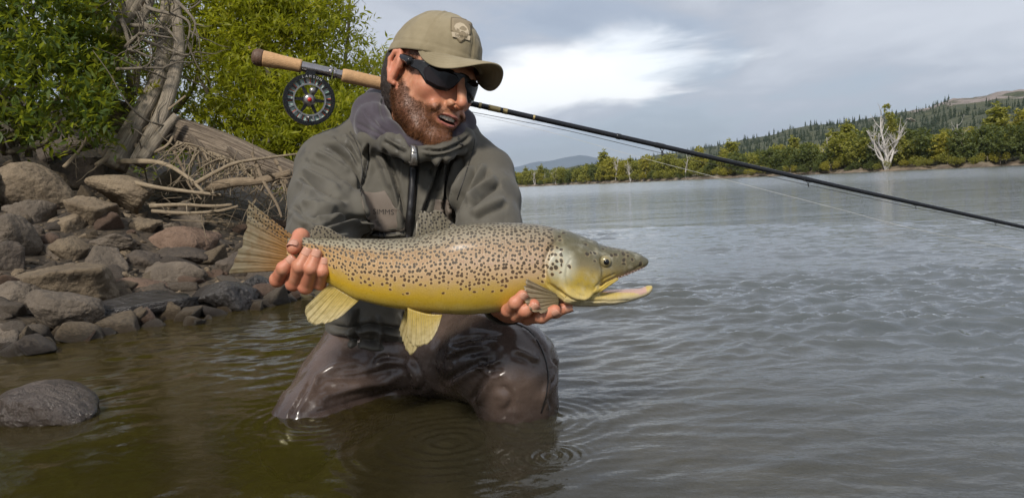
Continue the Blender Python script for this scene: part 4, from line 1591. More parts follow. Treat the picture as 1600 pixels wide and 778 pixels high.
def section(top_, bot_, hw_, p=2.0, hi=0.46):
    zc = (top_ * (1 - hi) + bot_ * hi)[:, None, None]          # widest point a little above the middle
    up = (zc[:, 0, 0] - top_)[:, None, None]
    dn = (bot_ - zc[:, 0, 0])[:, None, None]
    hh = np.where(g.z < zc, up, dn)
    q = np.sqrt(np.abs(g.y / hw_[:, None, None]) ** p + np.abs((g.z - zc) / hh) ** p + 1e-9)
    return (q - 1) * np.minimum(hw_[:, None, None], hh) * 0.8


body = section(top, bot, hw, 2.05)
body = np.maximum(body, 438 - g.x)
body = np.maximum(body, g.x - 930)                            # the trunk ends where the jaws part
# upper jaw and skull
uj_bot = np.interp(gx, [880, 905, 926, 945, 962, 990, 1012, 1018], [462, 462, 458, 446, 437.5, 428, 419, 412]).astype(np.float32)
uj_hw = np.interp(gx, [880, 930, 960, 985, 1005, 1018], [44, 36, 29, 22, 15, 7]).astype(np.float32)
uj = np.maximum(section(top, np.maximum(uj_bot, top + 5), uj_hw, 2.3, .55), np.maximum(880 - g.x, g.x - 1016.5))
# lower jaw
lj_top = np.interp(gx, [880, 905, 926, 950, 975, 1000, 1012, 1024], [440, 446, 453, 454, 454, 453.5, 452.5, 447]).astype(np.float32)
lj_bot = np.interp(gx, [880, 900, 930, 960, 985, 1008, 1018, 1024], [474, 476, 477.5, 477, 473, 467, 462, 456]).astype(np.float32)
lj_hw = np.interp(gx, [880, 930, 970, 1000, 1018, 1025], [42, 34, 25, 17, 11, 6]).astype(np.float32)
lj = np.maximum(section(lj_top, np.maximum(lj_bot, lj_top + 4), lj_hw, 2.4, .5), np.maximum(880 - g.x, g.x - 1023))
hook = g.cone((1013, 0, 458), (1020.5, 0, 445), 6.5, 4.0)
lj = smin(lj, hook, 5)
g.f = smin(body, uj, 9)
g.f = smin(g.f, lj, 7)
# inside of the mouth, floor and roof hollowed between the jaws
g.cut(g.ellip((1000, 0, 442), (46, 13, 8)), 3)
# maxilla: the bony flap behind the corner of the mouth, on both sides
for s in (-1, 1):
    g.chain([(962, s * 29, 433), (945, s * 34, 441), (930, s * 37, 451)], [3.0, 4.2, 3.6], 3)
# gill covers: plates standing a little proud of the shoulder
def plate(cx, cz, rx, rz, amt):
    k = np.sqrt(((g.x - cx) / rx) ** 2 + ((g.z - cz) / rz) ** 2)
    return amt * np.clip(1 - sstep(.86, 1.0, k), 0, 1)


rearlim = sstep(846, 850, gx)[:, None, None]
g.f = g.f - (plate(892, 424, 47, 48, 3.4) + plate(903, 428, 30, 42, 1.6)) * (np.abs(g.y) > 12)
# eye sockets
for s in (-1, 1):
    g.cut(g.sphere((943, s * 36, 406), 9.5), 3)
V, Q = g.mesh()
V = relax(V, Q, 3, .5)
Nf = vnormals(V, Q)
sgn = np.sign((Nf * (V - V.mean(0))).sum(1).mean())
Nf = Nf * sgn
for pl, wd_, dp in (([(874, 366), (858, 382), (849, 402), (848, 420), (856, 438), (874, 452), (896, 464), (925, 470)], 3.0, 2.6),
                    ([(889, 396), (882, 410), (880, 425), (885, 440), (897, 452), (912, 458)], 2.0, 1.1),
                    ([(848, 432), (866, 448), (888, 460), (915, 466), (950, 466)], 1.6, 1.0),
                    ([(858, 446), (880, 462), (905, 470), (950, 472)], 1.5, .8),
                    ([(905, 464), (940, 468), (985, 468)], 1.6, .9),
                    ([(928, 456), (938, 446), (950, 438), (965, 431), (985, 423), (1005, 414)], 1.8, 1.2),
                    ([(922, 452), (928, 441), (942, 432), (960, 425)], 1.8, 1.1)):
    dd, fr__ = seg_dist(V[:, 0], V[:, 2], pl)
    V = V - Nf * (1.5 * dp * np.exp(-(dd / wd_) ** 2) * sstep(0, .08, fr__) * sstep(1, .92, fr__) * (np.abs(V[:, 1]) > 8))[:, None]
Vf = V.copy()                                 # fish coordinates: px, depth, py


def fish_world(v):
    """fish coordinates -> world: flat in its own plane, depth straight away from it; tail a little nearer the man"""
    P = W(v[:, 0], v[:, 2], FY)
    bend = 0.055 * ((v[:, 0] - 760) / 330) ** 2 + 0.02 * (v[:, 0] - 760) / 330 * 0
    P[:, 1] += v[:, 1] / S + bend - 0.01
    return P


zc = smooth_prof(TOPL, Vf[:, 0]) * .54 + smooth_prof(BOTL, Vf[:, 0]) * .46
hh = np.where(Vf[:, 2] < zc, zc - smooth_prof(TOPL, Vf[:, 0]), smooth_prof(BOTL, Vf[:, 0]) - zc)
vert = np.clip((Vf[:, 2] - zc) / np.maximum(hh, 8), -1.2, 1.2)     # -1 back, +1 belly
# arc coordinate so the spots do not smear over the back
th = np.arctan2(-(vert), np.abs(Vf[:, 1]) / np.maximum(smooth_prof(HW, Vf[:, 0]), 5))
arc = th * np.maximum(hh, 20) * 1.0
headf = sstep(840, 868, Vf[:, 0] + 0.18 * (Vf[:, 2] - 410))
inmouth = ((Vf[:, 0] > 935) & (Vf[:, 0] < 1012) & (np.abs(Vf[:, 1]) < 17) & (Vf[:, 2] > np.interp(Vf[:, 0], [926, 1018], [438, 410]) + 4) & (Vf[:, 2] < np.interp(Vf[:, 0], [926, 960, 1024], [462, 464, 458]))).astype(float)
spotd = np.interp(vert, [-1.1, -.5, -.15, .05, .25, .42, .55], [1.1, 1.1, 1.1, 1.0, .62, .2, 0])
spotd = spotd * (1 - .45 * sstep(560, 470, Vf[:, 0]) * (vert > .1))
V3 = np.stack([Vf[:, 0] / 100, arc / 100, np.sign(Vf[:, 1]) * 3], -1)

b = NB('trout_skin')
uv = b.attr('fuv', 'Vector')
ver = b.attr('vert')
hd = b.attr('headf')
sd_ = b.attr('spotd')
su = b.node('ShaderNodeSeparateXYZ', {0: uv}).outputs
jit = b.node('ShaderNodeTexNoise', {'Vector': uv, 'Scale': 9.0, 'Detail': 2.0}, noise_dimensions='3D').outputs['Color']
jv = b.node('ShaderNodeVectorMath', {0: jit, 1: (0.5, 0.5, 0.5)}, operation='SUBTRACT').outputs[0]
jv = b.node('ShaderNodeVectorMath', {0: jv, 'Scale': 0.05}, operation='SCALE').outputs[0]
uvj = b.node('ShaderNodeVectorMath', {0: uv, 1: jv}, operation='ADD').outputs[0]
big = b.noise(uv, 1.3, 3)
vn = b.math('ADD', ver, b.math('MULTIPLY', b.math('ADD', b.noise(uv, 4.0, 4), -0.5), 0.35))
vn01 = b.rng(vn, -1.0, 1.0, 0, 1, False)
tailf = b.rng(su[0], 4.6, 8.4, 0, 1)
bodyA = b.ramp(vn01, [(0.0, (0.16, 0.155, 0.115)), (0.14, (0.26, 0.235, 0.16)), (0.22, (0.27, 0.140, 0.035)), (0.36, (0.38, 0.205, 0.055)), (0.52, (0.47, 0.285, 0.11)), (0.66, (0.50, 0.325, 0.065)), (0.80, (0.60, 0.375, 0.018)), (1.0, (0.64, 0.46, 0.07))])
bodyB = b.ramp(vn01, [(0.0, (0.17, 0.16, 0.12)), (0.12, (0.24, 0.20, 0.14)), (0.28, (0.30, 0.195, 0.115)), (0.44, (0.45, 0.315, 0.23)), (0.58, (0.52, 0.355, 0.20)), (0.70, (0.53, 0.36, 0.10)), (0.84, (0.60, 0.40, 0.035)), (1.0, (0.70, 0.56, 0.22))])
base = b.mix(tailf, bodyA, bodyB)
headc = b.ramp(vn01, [(0.0, (0.085, 0.082, 0.05)), (0.25, (0.13, 0.115, 0.062)), (0.40, (0.22, 0.18, 0.09)), (0.52, (0.40, 0.30, 0.09)), (0.66, (0.50, 0.355, 0.045)), (0.84, (0.52, 0.40, 0.13)), (1.0, (0.68, 0.60, 0.42))])
hmot = b.noise(uv, 14.0, 5, 0.65)
headc = b.mix(b.rng(hmot, 0.45, 0.75, 0, 0.6), headc, b.mix(vn01, (0.09, 0.085, 0.05), (0.42, 0.34, 0.16)))
headc = b.mix(b.rng(b.noise(uv, 5.0, 3), 0.5, 0.75, 0, 0.35), headc, (0.62, 0.60, 0.48))
base = b.mix(hd, base, headc)
# silvery cheek
cheek = b.rng(b.node('ShaderNodeVectorMath', {0: b.mapping(uv, (1.0, 1.0, 0.0)), 1: (8.72, 0.02, 0.0)}, operation='DISTANCE').outputs['Value'], 0.33, 0.1)
base = b.mix(b.math('MULTIPLY', cheek, 0.7), base, (0.55, 0.56, 0.46))
# spots: dark centres in pale rings, packed on the back, thinning to nothing on the belly
vo = b.node('ShaderNodeTexVoronoi', {'Vector': uvj, 'Scale': 14.8, 'Randomness': 0.7}, voronoi_dimensions='2D')
dist, cid = vo.outputs['Distance'], vo.outputs['Color']
rn = b.node('ShaderNodeSeparateXYZ', {0: cid}).outputs[0]
rn2 = b.node('ShaderNodeSeparateXYZ', {0: cid}).outputs[1]
here = b.math('LESS_THAN', rn, sd_)
size = b.rng(rn2, 0, 1, 0.28, 0.42, False)
size = b.math('MULTIPLY', size, b.rng(hd, 0, 1, 1.0, 1.25))
spot = b.math('MULTIPLY', b.rng(b.math('DIVIDE', dist, size), 1.12, 0.72), here)
ring = b.math('MULTIPLY', b.rng(b.math('DIVIDE', dist, size), 1.95, 1.35), here)
base = b.mix(b.math('MULTIPLY', ring, b.rng(vn, -0.9, 0.1, 0.10, 0.42)), base, (0.62, 0.45, 0.24))
spotc = b.mix(b.rng(vn, -0.2, 0.5), (0.030, 0.022, 0.014), (0.085, 0.034, 0.018))
base = b.mix(b.math('MULTIPLY', spot, 0.93), base, spotc)
base = b.mix(b.attr('mouth'), base, (0.52, 0.34, 0.28))
sc = b.voro(b.mapping(uv, (1.0, 1.3, 1.0)), 42.0, 0.25, dims='2D')
fine = b.noise(uv, 120.0, 3)
base = b.mix(b.rng(fine, 0.5, 0.75, 0, 0.18), base, (0.60, 0.48, 0.26))
nrm = b.bump(b.math('ADD', b.math('MULTIPLY', sc, b.rng(hd, 0, 1, -0.9, -0.15)), b.math('MULTIPLY', fine, 0.4)), 0.0009, 0.7)
rg = b.rng(b.noise(uv, 16.0, 4), 0.3, 0.7, 0.24, 0.42)
b.done(b.principled(base, rg, nrm, 0.4, 0.0, **{'Coat Weight': 0.16, 'Coat Roughness': 0.22}))

trout = empty('trout', W(760, 420, FY))
tag(trout, 'big spotted brown trout with golden belly held across the lap', 'fish')
Pw = fish_world(Vf)
fbody = mk('body', Pw, Q[:, ::-1].copy(), 'trout_skin', trout, attrs={'fuv': V3, 'vert': vert, 'headf': headf, 'spotd': np.where(headf > .5, np.interp(vert, [-1, -.6, -.3, .1, .22, .3], [.3, .4, .6, .6, .3, 0]) * sstep(892, 868, Vf[:, 0]) + .16 * (vert < -.4) * (Vf[:, 0] > 900), spotd), 'mouth': inmouth})

# eyes
simple_mat('fish_iris', (0.34, 0.29, 0.16), 0.15, 0.3, nscale=300, namp=0.5)
simple_mat('fish_pupil', (0.006, 0.006, 0.007), 0.04)
for s in (-1, 1):
    c0 = fish_world(np.array([[943, s * 30.0, 406]]))[0]
    vv, ff = ICO[3]
    ey = mk('eye', vv * np.array([9.2, 7.5, 9.2]) / S + c0, ff, 'fish_iris', trout)
    c1 = fish_world(np.array([[943.5, s * 35.4, 406.3]]))[0]
    mk('pupil', vv * np.array([4.8, 3.4, 4.8]) / S + c1, ff, 'fish_pupil', ey)

# teeth along both jaws
simple_mat('fish_tooth', (0.62, 0.55, 0.48), 0.3, nscale=200)
parts = []
for s in (-1, 1):
    for k in range(15):
        x = 944 + k * 4.8
        y = np.interp(x, [926, 950, 1000, 1012], [456, 457.5, 459, 457])
        w_ = np.interp(x, [944, 1000, 1015], [22, 12, 7]) * s
        a = fish_world(np.array([[x, w_, y + 1], [x, w_, y - 1.6]]))
        parts.append(tube(a, [.0007, .0002], 4))
for k in range(9):
    x = 965 + k * 5.2
    y = np.interp(x, [945, 962, 990, 1012], [440, 433.5, 425, 418])
    a = fish_world(np.array([[x, -np.interp(x, [965, 1012], [22, 9]), y - 1], [x, -np.interp(x, [965, 1012], [22, 9]), y + 1.5]]))
    parts.append(tube(a, [.0007, .0002], 4))
tv, tf = join(parts)
mk('teeth', tv, tf, 'fish_tooth', trout)['kind'] = 'stuff'


# fins: rayed sheets
def fin_mat(name, base, edge, rayc, spots=0.0, alpha=0.86, spotc=(0.05, 0.04, 0.03)):
    b = NB(name)
    f = b.attr('finuv', 'Vector')
    su = b.node('ShaderNodeSeparateXYZ', {0: f}).outputs
    wob = b.math('ADD', su[0], b.math('MULTIPLY', b.noise(f, 2.5, 3), 0.05))
    ray = b.math('SINE', b.math('MULTIPLY', wob, 105.0))
    ray2 = b.math('SINE', b.math('MULTIPLY', wob, 231.0))
    rr_ = b.rng(b.math('ADD', ray, b.math('MULTIPLY', ray2, 0.45)), -0.3, 1.1)
    c = b.mix(b.rng(su[1], 0.05, 0.95), base, edge)
    c = b.mix(b.math('MULTIPLY', rr_, 0.42), c, rayc)
    c = b.mix(b.rng(b.noise(f, 7.0, 4), 0.4, 0.75, 0, 0.5), c, tuple(x * 0.55 for x in base))
    if spots:
        vo = b.node('ShaderNodeTexVoronoi', {'Vector': b.attr('finxy', 'Vector'), 'Scale': 17.0, 'Randomness': 0.7}, voronoi_dimensions='2D').outputs['Distance']
        sp = b.math('MULTIPLY', b.rng(vo, 0.34, 0.22), b.attr('fspot'))
        c = b.mix(sp, c, spotc)
    p = b.principled(c, 0.32, b.bump(rr_, 0.0012, 0.8), 0.5, 0, **{'Coat Weight': 0.3, 'Coat Roughness': 0.15})
    t = b.node('ShaderNodeBsdfTranslucent', {'Color': c}).outputs[0]
    m = b.node('ShaderNodeMixShader', {0: 0.38, 1: p, 2: t}).outputs[0]
    tp = b.node('ShaderNodeBsdfTransparent').outputs[0]
    al = b.math('ADD', b.rng(su[1], 0.1, 1.0, 1.0, alpha), b.math('MULTIPLY', rr_, 0.2), clamp=True)
    b.done(b.node('ShaderNodeMixShader', {0: al, 1: tp, 2: m}).outputs[0])


fin_mat('fin_tail', (0.40, 0.20, 0.05), (0.36, 0.31, 0.20), (0.17, 0.12, 0.06), 1.0, 0.74)
fin_mat('fin_gold', (0.68, 0.50, 0.09), (0.72, 0.62, 0.34), (0.80, 0.70, 0.40), 0, 0.84)
fin_mat('fin_pect', (0.33, 0.26, 0.13), (0.46, 0.37, 0.24), (0.22, 0.17, 0.10), 0, 0.9)
fin_mat('fin_dorsal', (0.25, 0.215, 0.14), (0.34, 0.30, 0.22), (0.17, 0.145, 0.095), 1.0, 0.92)
fin_mat('fin_adipose', (0.25, 0.215, 0.14), (0.30, 0.26, 0.18), (0.24, 0.2, 0.13), 1.0, 1.0)


def fin(name, root, tip, mat, d_root, d_tip, thick=2.2, nu=44, nv=18, spot=None, ripple=1.2, jag=0.0, bow=0.0):
    """root and tip: polylines in fish px; d_*: depth of root and tip (fish px units; negative is towards the camera)"""
    R = spline(np.array(root, float), 10)
    T = spline(np.array(tip, float), 10)

    def res(P, n):
        L = np.concatenate([[0], np.cumsum(np.linalg.norm(np.diff(P, axis=0), axis=1))])
        t = np.linspace(0, L[-1], n)
        return np.stack([np.interp(t, L, P[:, k]) for k in range(2)], -1)
    R, T = res(R, nu), res(T, nu)
    u = np.linspace(0, 1, nu)[:, None]
    v = np.linspace(0, 1, nv)[None, :]
    jj = 1 + jag * vnoise(np.stack([u * 23, 0 * u, 0 * u + len(name)], -1).reshape(-1, 3), 3).reshape(nu, 1) * v
    X = R[:, None, 0] + (T[:, None, 0] - R[:, None, 0]) * v * jj
    Z = R[:, None, 1] + (T[:, None, 1] - R[:, None, 1]) * v * jj
    D = (d_root + (d_tip - d_root) * v ** 1.3) + ripple * np.sin(u * 46) * v + 3 * ripple * np.sin(u * 5 + 1) * v ** 2 + bow * np.sin(u * 3.14) * v
    th_ = thick * (1.05 - v * 0.85)
    up = np.stack([X, D - th_ / 2, Z], -1)
    dn = np.stack([X, D + th_ / 2, Z], -1)
    P1 = fish_world(up.reshape(-1, 3)).reshape(nu, nv, 3)
    P2 = fish_world(dn.reshape(-1, 3)).reshape(nu, nv, 3)
    V_, F_ = slab(P1, 0, np.array([0, 0, 1.0]))
    V_[nu * nv:] = P2.reshape(-1, 3)
    uvv = np.stack([np.broadcast_to(u, X.shape), np.broadcast_to(v, X.shape), 0 * X], -1).reshape(-1, 3)
    xy = np.stack([X / 100, Z / 100, 0 * X], -1).reshape(-1, 3)
    fs = np.zeros(X.size) if spot is None else spot(X, Z, u, v).ravel()
    return mk(name, V_, F_, mat, trout, attrs={'finuv': np.tile(uvv, (2, 1)), 'finxy': np.tile(xy, (2, 1)), 'fspot': np.tile(fs, 2)})


fin('tail_fin', [(452, 374), (446, 388), (444, 402), (444, 414), (450, 425)], [(360, 314), (357, 340), (357, 366), (348, 392), (338, 414), (327, 438)], 'fin_tail', 0, 8, 3.4, 60, 26,
    lambda X, Z, u, v: sstep(.34, .16, u + 0 * v) * sstep(.0, .1, v + 0 * u), 1.0, 0.03)
fin('adipose_fin', [(478, 374), (500, 375), (525, 374), (548, 374)], [(476, 364), (487, 354), (506, 356), (528, 368)], 'fin_adipose', 0, -1, 7, 26, 10, lambda X, Z, u, v: 0 * X + 1, 0.3)
fin('dorsal_fin', [(649, 374), (668, 368), (690, 361), (716, 353)], [(651, 344), (657, 330), (672, 333), (688, 328), (704, 346)], 'fin_dorsal', 0, 4, 3.4, 44, 18, lambda X, Z, u, v: 0 * X + 1, 1.4, 0.06)
fin('anal_fin', [(512, 444), (528, 454), (544, 463), (560, 470)], [(472, 482), (470, 492), (480, 508), (510, 505), (534, 494)], 'fin_gold', 0, -12, 3, 44, 18, None, 1.4, 0.03)
fin('pelvic_fin', [(641, 476), (656, 481), (674, 485), (694, 486)], [(640, 520), (650, 533), (664, 530), (680, 522), (690, 500)], 'fin_gold', -26, -32, 3, 40, 18, None, 1.2, 0.05)
fin('pelvic_fin', [(634, 478), (646, 483), (660, 486), (674, 488)], [(620, 520), (629, 543), (641, 556), (652, 547), (662, 530)], 'fin_gold', 14, 22, 3, 40, 18, None, 1.2, 0.05)
fin('pectoral_fin', [(866, 452), (869, 458), (870, 464), (869, 470)], [(823, 428), (817, 444), (820, 461), (830, 473), (848, 478)], 'fin_pect', -44, -62, 3, 44, 18, None, 1.6, 0.04)

# ================================================================== THE ANGLER
from mathutils.bvhtree import BVHTree
from mathutils.geometry import tessellate_polygon
person = empty('person', W(610, 700, 1.62))
tag(person, 'angler in grey jacket, brown waders, cap and sunglasses kneeling in the water holding a trout', 'person')

# ------------------------------------------------------------------ materials
b = NB('skin')
co = b.coord()
n1 = b.noise(co, 60.0, 4)
n2 = b.noise(co, 700.0, 3)
n3 = b.noise(co, 22.0, 3)
c = b.mix(b.rng(n1, 0.3, 0.7), (0.48, 0.210, 0.115), (0.60, 0.300, 0.180))
c = b.mix(b.rng(b.noise(co, 35.0, 4, 0.6), 0.5, 0.72, 0, 0.45), c, (0.50, 0.175, 0.105))
c = b.mix(b.rng(b.noise(co, 260.0, 3, 0.6), 0.55, 0.75, 0, 0.35), c, (0.30, 0.125, 0.07))
c = b.mix(b.attr('red'), c, (0.54, 0.180, 0.110))
c = b.mix(b.math('MULTIPLY', b.attr('beard'), b.rng(n2, 0.3, 0.65, 0.55, 1.0)), c, (0.105, 0.042, 0.020))
c = b.mix(b.attr('lip'), c, (0.42, 0.150, 0.115))
c = b.mix(b.attr('dark'), c, (0.05, 0.02, 0.015))
nrm = b.bump(b.math('ADD', b.math('MULTIPLY', n2, 0.6), n3), 0.0012, 0.55)
b.done(b.principled(c, b.rng(n1, 0.3, 0.7, 0.36, 0.55), nrm, 0.45, 0, **{'Subsurface Weight': 0.10, 'Subsurface Radius': (0.006, 0.002, 0.001), 'Subsurface Scale': 0.6}))
simple_mat('nail', (0.56, 0.29, 0.20), 0.22, nscale=300, namp=0.1)
simple_mat('tooth', (0.74, 0.68, 0.56), 0.25, nscale=200, namp=0.1)
simple_mat('hair', (0.030, 0.020, 0.014), 0.55, nscale=300, namp=0.6, bump=1.0, bscale=500)
b = NB('beard_hair')
c = b.ramp(b.attr('rnd'), [(0.0, (0.055, 0.023, 0.010)), (0.5, (0.165, 0.066, 0.026)), (1.0, (0.34, 0.160, 0.070))])
b.done(b.principled(c, 0.75, None, 0.15))


def cloth(name, lo, hi, weave=900.0, rough=0.75, sheen=0.0, wet_shade_amt=0.0, stain=0.0, wet_shade_c=0.5, bstr=0.25):
    b = NB(name)
    co = b.coord()
    wp = b.pos()
    n1 = b.noise(co, 9.0, 5, 0.6)
    n2 = b.noise(co, weave, 2)
    n4 = b.noise(co, 70.0, 4)
    c = b.mix(b.rng(n1, 0.3, 0.7), lo, hi)
    c = b.mix(b.rng(n2, 0.35, 0.65, 0, 0.22), c, tuple(x * 0.55 for x in lo))
    rg = rough
    if stain:
        n3 = b.noise(co, 34.0, 4, 0.6)
        st = b.rng(n3, 0.66, 0.70)
        c = b.mix(b.math('MULTIPLY', st, stain), c, tuple(x * 0.45 for x in lo))
    if wet_shade_amt:
        wetf = b.attr('wet')  # mask of wet stains and painted shade low on the jacket
        c = b.mix(b.math('MULTIPLY', wetf, wet_shade_amt), c, tuple(x * wet_shade_c for x in lo))
        rg = b.math('SUBTRACT', rough, b.math('MULTIPLY', wetf, rough * 0.45))
    h = b.math('ADD', b.math('MULTIPLY', n2, 0.25), b.math('MULTIPLY', n4, 0.7))
    b.done(b.principled(c, rg, b.bump(h, 0.0014, bstr), 0.4, 0, **{'Sheen Weight': sheen, 'Sheen Roughness': 0.5}))


cloth('jacket_fabric', (0.090, 0.082, 0.064), (0.114, 0.105, 0.083), 1200, 0.78, 0.08, 0.55, 0.6, 0.45)
cloth('pocket_fabric', (0.155, 0.125, 0.100), (0.190, 0.155, 0.125), 1100, 0.7, 0.05, 0.0, 0.7)
cloth('hood_fabric', (0.050, 0.040, 0.052), (0.072, 0.060, 0.074), 1500, 0.9, 0.25)
cloth('cap_fabric', (0.225, 0.185, 0.108), (0.315, 0.265, 0.165), 1500, 0.85, 0.1, bstr=0.4)
simple_mat('patch_fabric', (0.27, 0.215, 0.135), 0.8, nscale=300, namp=0.25, bump=0.6, bscale=900)
simple_mat('patch_mark', (0.48, 0.40, 0.28), 0.8, nscale=300, namp=0.2)
simple_mat('patch_line', (0.16, 0.125, 0.07), 0.8, nscale=300)
simple_mat('logo_thread', (0.028, 0.022, 0.018), 0.7, nscale=300)
simple_mat('zip_black', (0.014, 0.013, 0.013), 0.4, nscale=200)
simple_mat('zip_metal', (0.42, 0.40, 0.37), 0.3, 0.9, nscale=200)
simple_mat('glass_frame', (0.010, 0.010, 0.011), 0.22, nscale=90)
simple_mat('glass_lens', (0.012, 0.007, 0.007), 0.06, spec=0.35, nscale=30)
b = NB('wader_fabric')
co = b.coord()
n1 = b.noise(co, 8.0, 5)
n2 = b.noise(co, 60.0, 4)
c = b.mix(b.rng(n1, 0.3, 0.7), (0.072, 0.050, 0.040), (0.115, 0.082, 0.066))
c = b.mix(b.math('MULTIPLY', b.attr('wet'), 0.75), c, (0.014, 0.010, 0.010))
rg = b.rng(n2, 0.3, 0.7, 0.19, 0.32)
b.done(b.principled(c, rg, b.bump(b.math('ADD', n1, b.math('MULTIPLY', n2, 0.3)), 0.006, 0.35), 0.5, 0, **{'Coat Weight': 0.25, 'Coat Roughness': 0.14}))


def Sp(px, py, Y, rpx):
    return W(px, py, Y), PX(rpx, Y)


def chain_px(g, pts, k=0.0, kin=0.0):
    P = [Sp(*p) for p in pts]
    g.chain([p[0] for p in P], [p[1] for p in P], k, kin)


# ------------------------------------------------------------------ head
HC = np.array([-0.152, 1.58, 0.6725])
HS = 1.02


def _rot(y, p, r):
    B = np.array([[1, 0, 0], [0, -1, 0], [0, 0, 1.0]])
    Rz = np.array(Matrix.Rotation(y, 3, 'Z'))
    Rx = np.array(Matrix.Rotation(p, 3, 'X'))
    Ry = np.array(Matrix.Rotation(r, 3, 'Y'))
    return Rz @ Rx @ Ry @ B


HR = _rot(math.radians(42), math.radians(15), math.radians(15.5))


def HL(v):
    """head coordinates (to his left, forward, up) -> world"""
    return np.asarray(v, float) @ HR.T * HS + HC


g = Grid((-.105, -.135, -.25), (.105, .15, .13), .0021)
g.f = g.ellip((0, -.012, .03), (.075, .098, .088))
g.add(g.ellip((0, .026, -.04), (.059, .062, .078)), .03)
for s in (-1, 1):
    g.chain([(s * .053, .002, -.045), (s * .050, .022, -.078), (s * .034, .060, -.108), (0, .084, -.120)], [.018, .019, .018, .017], .028, .01)
    g.add(g.sphere((s * .043, .058, -.024), .023), .022)
    g.add(g.sphere((s * .033, .088, -.058), .010), .02)
g.add(g.ellip((0, .084, -.115), (.026, .021, .020)), .014)
g.chain([(-.047, .066, .018), (-.02, .088, .022), (.02, .088, .022), (.047, .066, .018)], [.011, .012, .012, .011], .018)
g.add(g.ellip((0, .076, -.07), (.034, .026, .03)), .015)
g.chain([(0, .089, .012), (0, .109, -.014), (0, .1205, -.034)], [.0080, .0086, .0108], .010, .004)
for s in (-1, 1):
    g.add(g.ellip((s * .0132, .1025, -.0405), (.0078, .0110, .0080)), .006)
    g.cut(g.sphere((s * .0072, .1160, -.0490), .0038), .003)
    g.cut(g.ellip((s * .033, .093, .0), (.019, .012, .013)), .012)
    g.add(g.ellip((s * .033, .078, .0), (.013, .012, .010)), .004)
    # smile fold beside the mouth
    g.cut(g.cone((s * .022, .1015, -.046), (s * .041, .083, -.074), .0032, .0030), .006)
g.chain([(-.030, .0870, -.0645), (-.013, .1020, -.0635), (0, .1045, -.0650), (.013, .1020, -.0635), (.030, .0870, -.0645)], [.002, .0028, .0026, .0028, .002], .004)
g.chain([(-.029, .0870, -.0665), (-.014, .0980, -.0805), (0, .1005, -.0840), (.014, .0980, -.0805), (.029, .0870, -.0665)], [.002, .0036, .0042, .0036, .002], .004)
g.cut(g.ellip((0, .100, -.0732), (.0265, .018, .0068)), .0025)
neck_end = (W(652, 262, 1.70) - HC) @ HR / HS
g.chain([(0, -.020, -.05), tuple(neck_end)], [.056, .050], .03)
for s in (-1, 1):
    Re = np.array(Matrix.Rotation(s * -0.42, 3, 'Z') @ Matrix.Rotation(-0.18, 3, 'X'))
    g.add(g.ellip((s * .0800, -.014, -.008), (.0090, .0200, .034), Re), .008)
    rim = [(s * .080, .003, -.004), (s * .0810, .001, .014), (s * .0835, -.010, .0255), (s * .0865, -.024, .022), (s * .0878, -.031, .006), (s * .0855, -.027, -.014), (s * .083, -.014, -.034), (s * .079, -.004, -.038)]
    g.chain(rim, [.004, .0042, .0046, .0046, .0044, .0042, .0062, .005], .004, .003)
    g.cut(g.ellip((s * .0915, -.012, -.006), (.0080, .0100, .016), Re), .005)
V, Q = g.mesh()
Vh = relax(V, Q, 2, .4)
Qh = Q
a_, b_, c_ = Vh.T
Nh = vnormals(Vh, Qh)
if (Nh * (Vh - np.array([0, 0, 0]))).sum() < 0:
    Nh = -Nh
nz = fbm(Vh * 120, 3, 5)
line = np.interp(b_, [-.03, .0, .02, .045, .065, .085, .11], [-.034, -.016, -.030, -.054, -.060, -.055, -.052]) + .006 * nz
beard = sstep(.006, -.008, c_ - line) * sstep(-.045, -.02, b_ + 0 * c_) * sstep(-.17, -.135, c_)
ear_m = (np.abs(a_) > .074) & (b_ < .006)
temple = sstep(.036, .026, b_) * sstep(-.012, .004, c_) * (np.abs(a_) > .045) * sstep(.045, .035, c_)
beard = np.maximum(beard, temple)
beard = np.where(ear_m, 0, beard)
# clear of the lips, thinner under the lower lip
lipd = np.sqrt((a_ / .029) ** 2 + ((c_ + .0735) / .0135) ** 2)
lip = ((lipd < 1.0) & (b_ > .082)).astype(float) * sstep(1.02, .86, lipd)
beard = beard * np.where(b_ > .07, sstep(.95, 1.25, lipd), 1)
nosem = (np.abs(a_) < .021) & (c_ > -.051) & (b_ > .09)
beard = np.where(nosem, 0, beard)
inside = ((np.abs(a_) < .021) & (np.abs(c_ + .0735) < .0058) & (b_ > .06) & (b_ < .097)).astype(float)
red = np.clip(sstep(.03, .012, np.hypot(np.abs(a_) - .045, c_ + .028)) * (b_ > .04) * .5 + sstep(.016, .006, np.hypot(a_, c_ + .036)) * (b_ > .1) * .5 + .55 * ear_m, 0, 1)
head_attr = {'beard': beard, 'lip': lip * (1 - inside), 'red': red, 'dark': inside}

# ------------------------------------------------------------------ hands
def hand(fingers, extra, lo, hi):
    g = Grid(lo, hi, .00155)
    for e_ in extra:
        if e_[0] == 'ell':
            c0, rad = e_[1], e_[2]
            g.add(g.ellip(c0, rad, e_[3] if len(e_) > 3 else None), .012)
        else:
            chain_px(g, e_[1], .012, .006)
    palm = g.f.copy()
    ff = None
    for f in fingers:
        P = [Sp(*p) for p in f]
        d = None
        for i in range(len(P) - 1):
            q = g.cone(P[i][0], P[i + 1][0], P[i][1], P[i + 1][1])
            d = q if d is None else smin(d, q, .0035)
        # knuckle and pad swelling
        for i in range(1, len(P) - 1):
            d = smin(d, g.sphere(P[i][0], P[i][1] * 1.05), .003)
        ff = d if ff is None else smin(ff, d, .0016)
    g.f = smin(palm, ff, .006)
    V, Q = g.mesh()
    return relax(V, Q, 2, .35), Q


